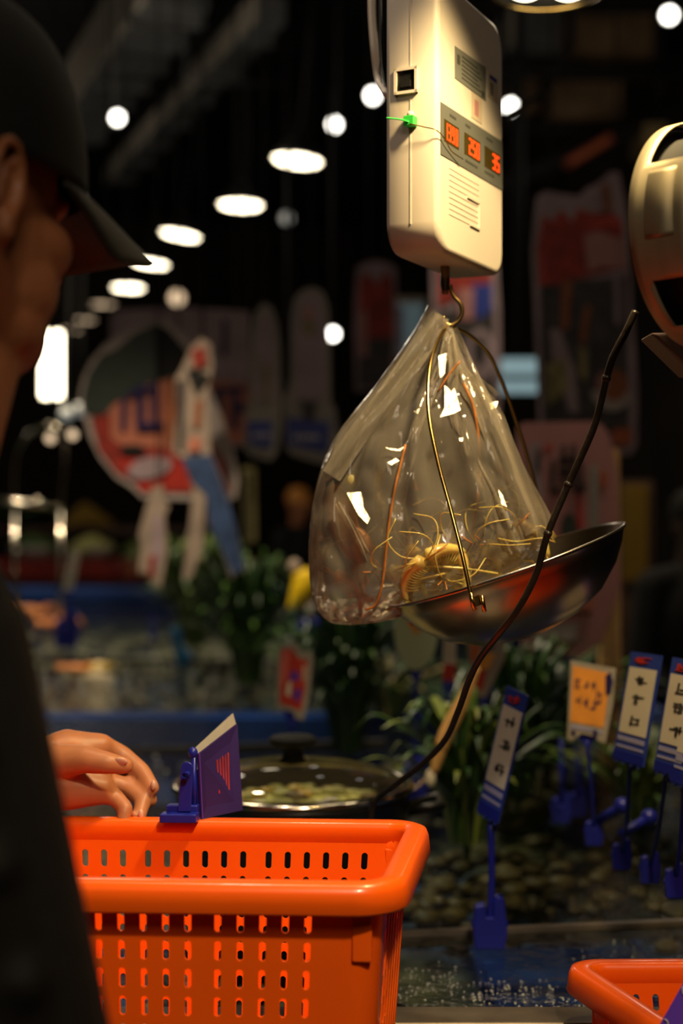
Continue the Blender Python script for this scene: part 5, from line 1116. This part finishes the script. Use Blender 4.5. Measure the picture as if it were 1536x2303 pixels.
# trunk, arms, legs (mostly under clothing), all one skin
pel = V((-.44, .93, H-.50)); ch = V((-.40, .95, H-.20))
mb.ball(ch, (.115, .165, .20), k); mb.ball((ch+pel)/2, (.11, .14, .2), k); mb.ball(pel, (.12, .16, .13), k)
shR, shL = V((-.25, .775, H-.075)), V((-.36, 1.12, H-.10)); elR, elL = V((-.185, .79, H-.38)), V((-.47, 1.26, H-.235))
wrL = P(50, 1735, 1.47); wrR = V((-.20, .98, H-.50))
mb.caps(nb, shR, .05, .05, k); mb.caps(nb, shL, .05, .05, k)
mb.caps(shR, elR, .05, .04, k); mb.caps(elR, wrR, .038, .026, k); mb.caps(shL, elL, .05, .04, k); mb.caps(elL, wrL, .038, .028, k)
mb.ball(wrR+V((.02, .03, -.04)), (.022, .04, .045), k)
for q in range(4): mb.caps(wrR+V((.02, .005+q*.018, -.075)), wrR+V((.018, .008+q*.018, -.125-.006*(q in (1, 2)))), .009, .007, k, 10)
mb.caps(wrR+V((.03, -.005, -.03)), wrR+V((.04, -.02, -.075)), .010, .008, k, 10)
for sy, x in ((-.095, -.43), (.095, -.47)):
    hp = pel+V((0, sy, -.05)); kn = V((x+.05, .93+sy*1.1, .50)); an = V((x, .93+sy*1.2, .09))
    mb.caps(hp, kn, .085, .055, k); mb.caps(kn, an, .055, .036, k); mb.caps(an+V((0, 0, -.03)), an+V((.15, 0, -.05)), .036, .03, k)
# left hand, palm down, fingers curling: one chain per finger, thumb on the camera side
def chain(pts, rs):
    q = [P(*p) for p in pts]
    for i in range(len(q)-1): mb.caps(q[i], q[i+1], rs[i], rs[i+1], k, 12)
# metacarpal block
chain([(62, 1735, 1.47), (150, 1690, 1.49), (225, 1680, 1.50)], [.028, .024, .015])
chain([(62, 1745, 1.46), (150, 1730, 1.47), (215, 1735, 1.475)], [.030, .027, .018])
chain([(62, 1755, 1.45), (150, 1770, 1.46), (225, 1775, 1.465)], [.028, .025, .017])
chain([(120, 1765, 1.47), (190, 1772, 1.50)], [.024, .018])
chain([(222, 1674, 1.505), (276, 1700, 1.51), (318, 1735, 1.50), (342, 1772, 1.485)], [.0125, .0108, .0098, .0085])      # index finger, on top
chain([(232, 1712, 1.525), (290, 1738, 1.53), (326, 1778, 1.51), (338, 1800, 1.49)], [.0115, .0105, .0092, .0080])     # middle
chain([(225, 1755, 1.49), (285, 1770, 1.495), (322, 1800, 1.48), (312, 1838, 1.465)], [.0115, .0102, .0090, .0078])      # ring
chain([(215, 1785, 1.465), (258, 1792, 1.465), (282, 1818, 1.455), (276, 1850, 1.45)], [.0105, .0095, .0082, .0070])     # little
chain([(120, 1712, 1.445), (190, 1708, 1.435), (240, 1716, 1.43), (282, 1722, 1.435)], [.019, .0145, .0118, .0090])      # thumb
fuse(mb, 'body', t, .0026, 9)
mb = MB(); n_ = P(272, 1712, 1.4255); mb.ball(n_, (.0068, .0022, .0046), 'nail', (V((.95, .05, -.1)).normalized(), V((0, .9, .4)).normalized(), V((0, -.4, .9)).normalized()), 12, 8)
for x, y, d in ((345, 1766, 1.476), (317, 1832, 1.456)): mb.ball(P(x, y, d), (.003, .003, .0055), 'nail', None, 10, 8)
mb.build('fingernails', t)
# short hair under the cap
mb = MB(); mb.ball(HC+Uh*.022-Fh*.016, (.100, .0785, .096), 'hair', ax, 32, 20)
mb = MB(); vs = []; nu, nv = 36, 10
for j in range(nv+1):
    for i in range(nu+1):
        a = math.radians(100+160*i/nu); z_ = -.055+.10*j/nv; r_ = math.sqrt(max(.05, 1-((z_-.02)/.105)**2))
        vs.append(HC+Fh*(-.014+.101*r_*math.cos(a))+Rt*(.0795*r_*math.sin(a))+Uh*z_)
mb.add(vs, [(j*(nu+1)+i, j*(nu+1)+i+1, (j+1)*(nu+1)+i+1, (j+1)*(nu+1)+i) for j in range(nv) for i in range(nu)], 'hair', True); mb.build('hair', t, solid=.004)
# cap: crown, band edge, brim
mb = MB(); vs = []; nu, nv = 64, 18
for j in range(nv+1):
    for i in range(nu):
        a = 2*PI*i/nu; t_ = PI/2*(j/nv); low = .014+.004*math.cos(a)
        r_ = math.cos(t_)**.62; z_ = low*(1-j/nv)*1+(.138-.0)*math.sin(t_)**1.15
        seam = 1-.012*abs(math.sin(3*a))**8*0
        fr_ = .119 if math.cos(a) > 0 else .113
        vs.append(HC+Fh*(-.006+fr_*r_*math.cos(a))+Rt*(.0865*r_*math.sin(a))+Uh*(.0+z_))
fs = [(j*nu+i, j*nu+(i+1) % nu, (j+1)*nu+(i+1) % nu, (j+1)*nu+i) for j in range(nv) for i in range(nu)]
mb.add(vs, fs, 'cap_cloth', True); mb.ball(HC+Uh*.139-Fh*.006, (.007, .007, .004), 'cap_cloth', ax)
cap = mb.build('cap', t, solid=.003)
mb = MB(); vs = []; nu, nv = 30, 10
for j in range(nv+1):
    tt = j/nv
    for i in range(nu+1):
        a = math.radians(-68+136*i/nu); f0 = -.006+.119*math.cos(a); r0 = .0865*math.sin(a)
        ext = .092*math.cos(a*.9)**.5*tt; sd = math.sin(a)
        vs.append(HC+Fh*(f0+ext*.93)+Rt*(r0*(1-.04*tt))+Uh*(.027-.018*sd*sd-.018*tt**1.3-.022*sd*sd*tt))
mb.add(vs, [(j*(nu+1)+i, j*(nu+1)+i+1, (j+1)*(nu+1)+i+1, (j+1)*(nu+1)+i) for j in range(nv) for i in range(nu)], 'brim_cloth', True); mb.build('brim', cap, solid=.003)
# jacket
mb = MB(); k = 'jacket_cloth'
mb.ball(ch+V((-.01, 0, -.03)), (.150, .195, .23), k, None, 28, 18); mb.ball((ch+pel)/2+V((0, 0, -.06)), (.155, .185, .28), k, None, 28, 18); mb.ball(pel+V((0, 0, -.03)), (.155, .19, .13), k, None, 24, 14)
mb.caps(nb+V((-.02, 0, -.05)), shR, .070, .078, k); mb.caps(nb+V((-.02, 0, -.05)), shL, .070, .068, k)
mb.caps(shR+V((0, 0, 0)), elR+V((.006, 0, .0)), .079, .068, k, 20); mb.caps(elR+V((.01, 0, 0)), wrR+V((-.01, -.03, .04)), .066, .045, k, 20)
mb.caps(shL, elL, .068, .055, k, 20); mb.caps(elL, wrL+(elL-wrL).normalized()*.055, .052, .036, k, 20)
for i in range(5): p = shR.lerp(elR, .15+.2*i); mb.caps(p+V((.05, -.05, 0)), p+V((.055, .03, -.02)), .014, .012, k, 10)
jk = fuse(mb, 'jacket', t, .005, 5)
mb = MB(); mb.lathe([(.066, -.035), (.072, -.02), (.074, .012), (.070, .018), (.064, .012), (.060, -.03)], nb+V((.002, 0, .0)), k, None, 36); mb.build('collar', jk)
mb = MB(); k = 'trouser_cloth'
for sy, x in ((-.095, -.43), (.095, -.47)):
    hp = pel+V((0, sy, -.05)); kn = V((x+.05, .93+sy*1.1, .50)); an = V((x, .93+sy*1.2, .11)); mb.caps(hp, kn, .105, .075, k); mb.caps(kn, an, .075, .06, k)
fuse(mb, 'trousers', t, .009, 4)
for sy, x in ((-.095, -.43), (.095, -.47)):
    mb = MB(); an = V((x, .93+sy*1.2, .06)); mb.ball(an+V((.06, 0, -.012)), (.145, .05, .045), 'shoe'); mb.ball(an+V((-.02, 0, .02)), (.06, .048, .05), 'shoe'); mb.build('shoe', t)

def bystander(label, x, d, top, face, coat, headm, hatm=None, skin='skin', hands=True):
    g = P(x, 1151, d); h = top; c = V((g.x, d, 0)); t = thing('person', label, 'person', c); WLOC[t.name] = c
    f = V((math.sin(face), math.cos(face), 0)); r = V((f.y, -f.x, 0)); s = h/1.72
    q = lambda a, b, z: c+f*a*s+r*b*s+Z*z*s
    mb = MB(); k = skin; ax = (f, r, Z)
    mb.ball(q(0, 0, 1.62), (.095*s, .075*s, .105*s), k, ax); mb.ball(q(.035, 0, 1.56), (.055*s, .052*s, .07*s), k, ax); mb.caps(q(.09, 0, 1.6), q(.105, 0, 1.575), .009*s, .012*s, k)
    for b in (-1, 1): mb.ball(q(-.005, b*.076, 1.6), (.018*s, .01*s, .03*s), k, ax)
    mb.caps(q(-.01, 0, 1.54), q(-.02, 0, 1.42), .055*s, .06*s, k)
    mb.ball(q(0, 0, 1.22), (.10*s, .155*s, .24*s), k, ax); mb.ball(q(0, 0, .97), (.10*s, .15*s, .16*s), k, ax)
    for b in (-1, 1):
        mb.caps(q(0, 0, 1.40), q(0, b*.17, 1.38), .05*s, .05*s, k); mb.caps(q(0, b*.18, 1.37), q(.03, b*.23, 1.09), .045*s, .036*s, k); mb.caps(q(.03, b*.23, 1.09), q(.20, b*.18, .95), .036*s, .024*s, k)
        mb.ball(q(.25, b*.17, .93), (.045*s, .035*s, .018*s), k, ax)
        for i in range(4): mb.caps(q(.28, b*(.145+.016*i), .925), q(.335-.006*abs(i-1.5), b*(.145+.016*i), .905), .008*s, .007*s, k, 8)
        mb.caps(q(.24, b*.145, .93), q(.28, b*.12, .92), .009*s, .007*s, k, 8)
        mb.caps(q(0, b*.09, .92), q(.01, b*.10, .50), .085*s, .055*s, k); mb.caps(q(.01, b*.10, .50), q(-.01, b*.10, .09), .052*s, .036*s, k); mb.caps(q(0, b*.10, .05), q(.14, b*.11, .04), .035*s, .03*s, k)
    fuse(mb, 'body', t, .006, 4)
    mb = MB(); mb.ball(q(0, 0, 1.20), (.135*s, .19*s, .27*s), coat, ax); mb.ball(q(0, 0, .95), (.14*s, .19*s, .20*s), coat, ax)
    for b in (-1, 1): mb.caps(q(0, 0, 1.41), q(0, b*.17, 1.38), .065*s, .065*s, coat); mb.caps(q(0, b*.18, 1.37), q(.03, b*.235, 1.09), .066*s, .056*s, coat); mb.caps(q(.03, b*.235, 1.09), q(.17, b*.185, .97), .055*s, .042*s, coat)
    fuse(mb, 'jacket', t, .012, 5)
    mb = MB()
    for b in (-1, 1): mb.caps(q(0, b*.09, .90), q(.01, b*.10, .50), .10*s, .075*s, 'trouser_cloth'); mb.caps(q(.01, b*.10, .50), q(-.01, b*.10, .12), .074*s, .06*s, 'trouser_cloth')
    fuse(mb, 'trousers', t, .014, 4)
    for b in (-1, 1): mb = MB(); mb.ball(q(.06, b*.105, .045), (.15*s, .05*s, .045*s), 'shoe', ax); mb.build('shoe', t)
    mb = MB()
    if hatm:
        mb.lathe([(.088*s, 0), (.09*s, .03*s), (.082*s, .075*s), (.05*s, .11*s), (.001, .12*s)], q(-.005, 0, 1.635), hatm, (f, r, Z), 32); mb.caps(q(.07, -.03, 1.64), q(.16, 0, 1.625), .012*s, .01*s, hatm); mb.caps(q(.07, .03, 1.64), q(.16, 0, 1.625), .012*s, .01*s, hatm); mb.build('cap', t)
    else:
        mb.lathe([(.086*s, -.06*s), (.094*s, .0), (.088*s, .055*s), (.05*s, .095*s), (.001, .108*s)], q(-.018, 0, 1.63), 'hair', (f*1.05, r, Z), 32); mb.build('hair', t)
    return t
bystander('distant person in dark clothes with an orange cap, left of the bag', 672, 9.55, H+.14, 2.4, 'black_matt', None, 'orange_print')
bystander('dark figure in black standing at the right edge behind the price cards', 1560, 4.6, H+.05, 2.9, 'black_matt', None, 'black_matt', skin='brown_plastic')
for o in list(bpy.data.objects):
    if o.type == 'MESH' and len(o.data.vertices) == 0: print('EMPTY', o.name)
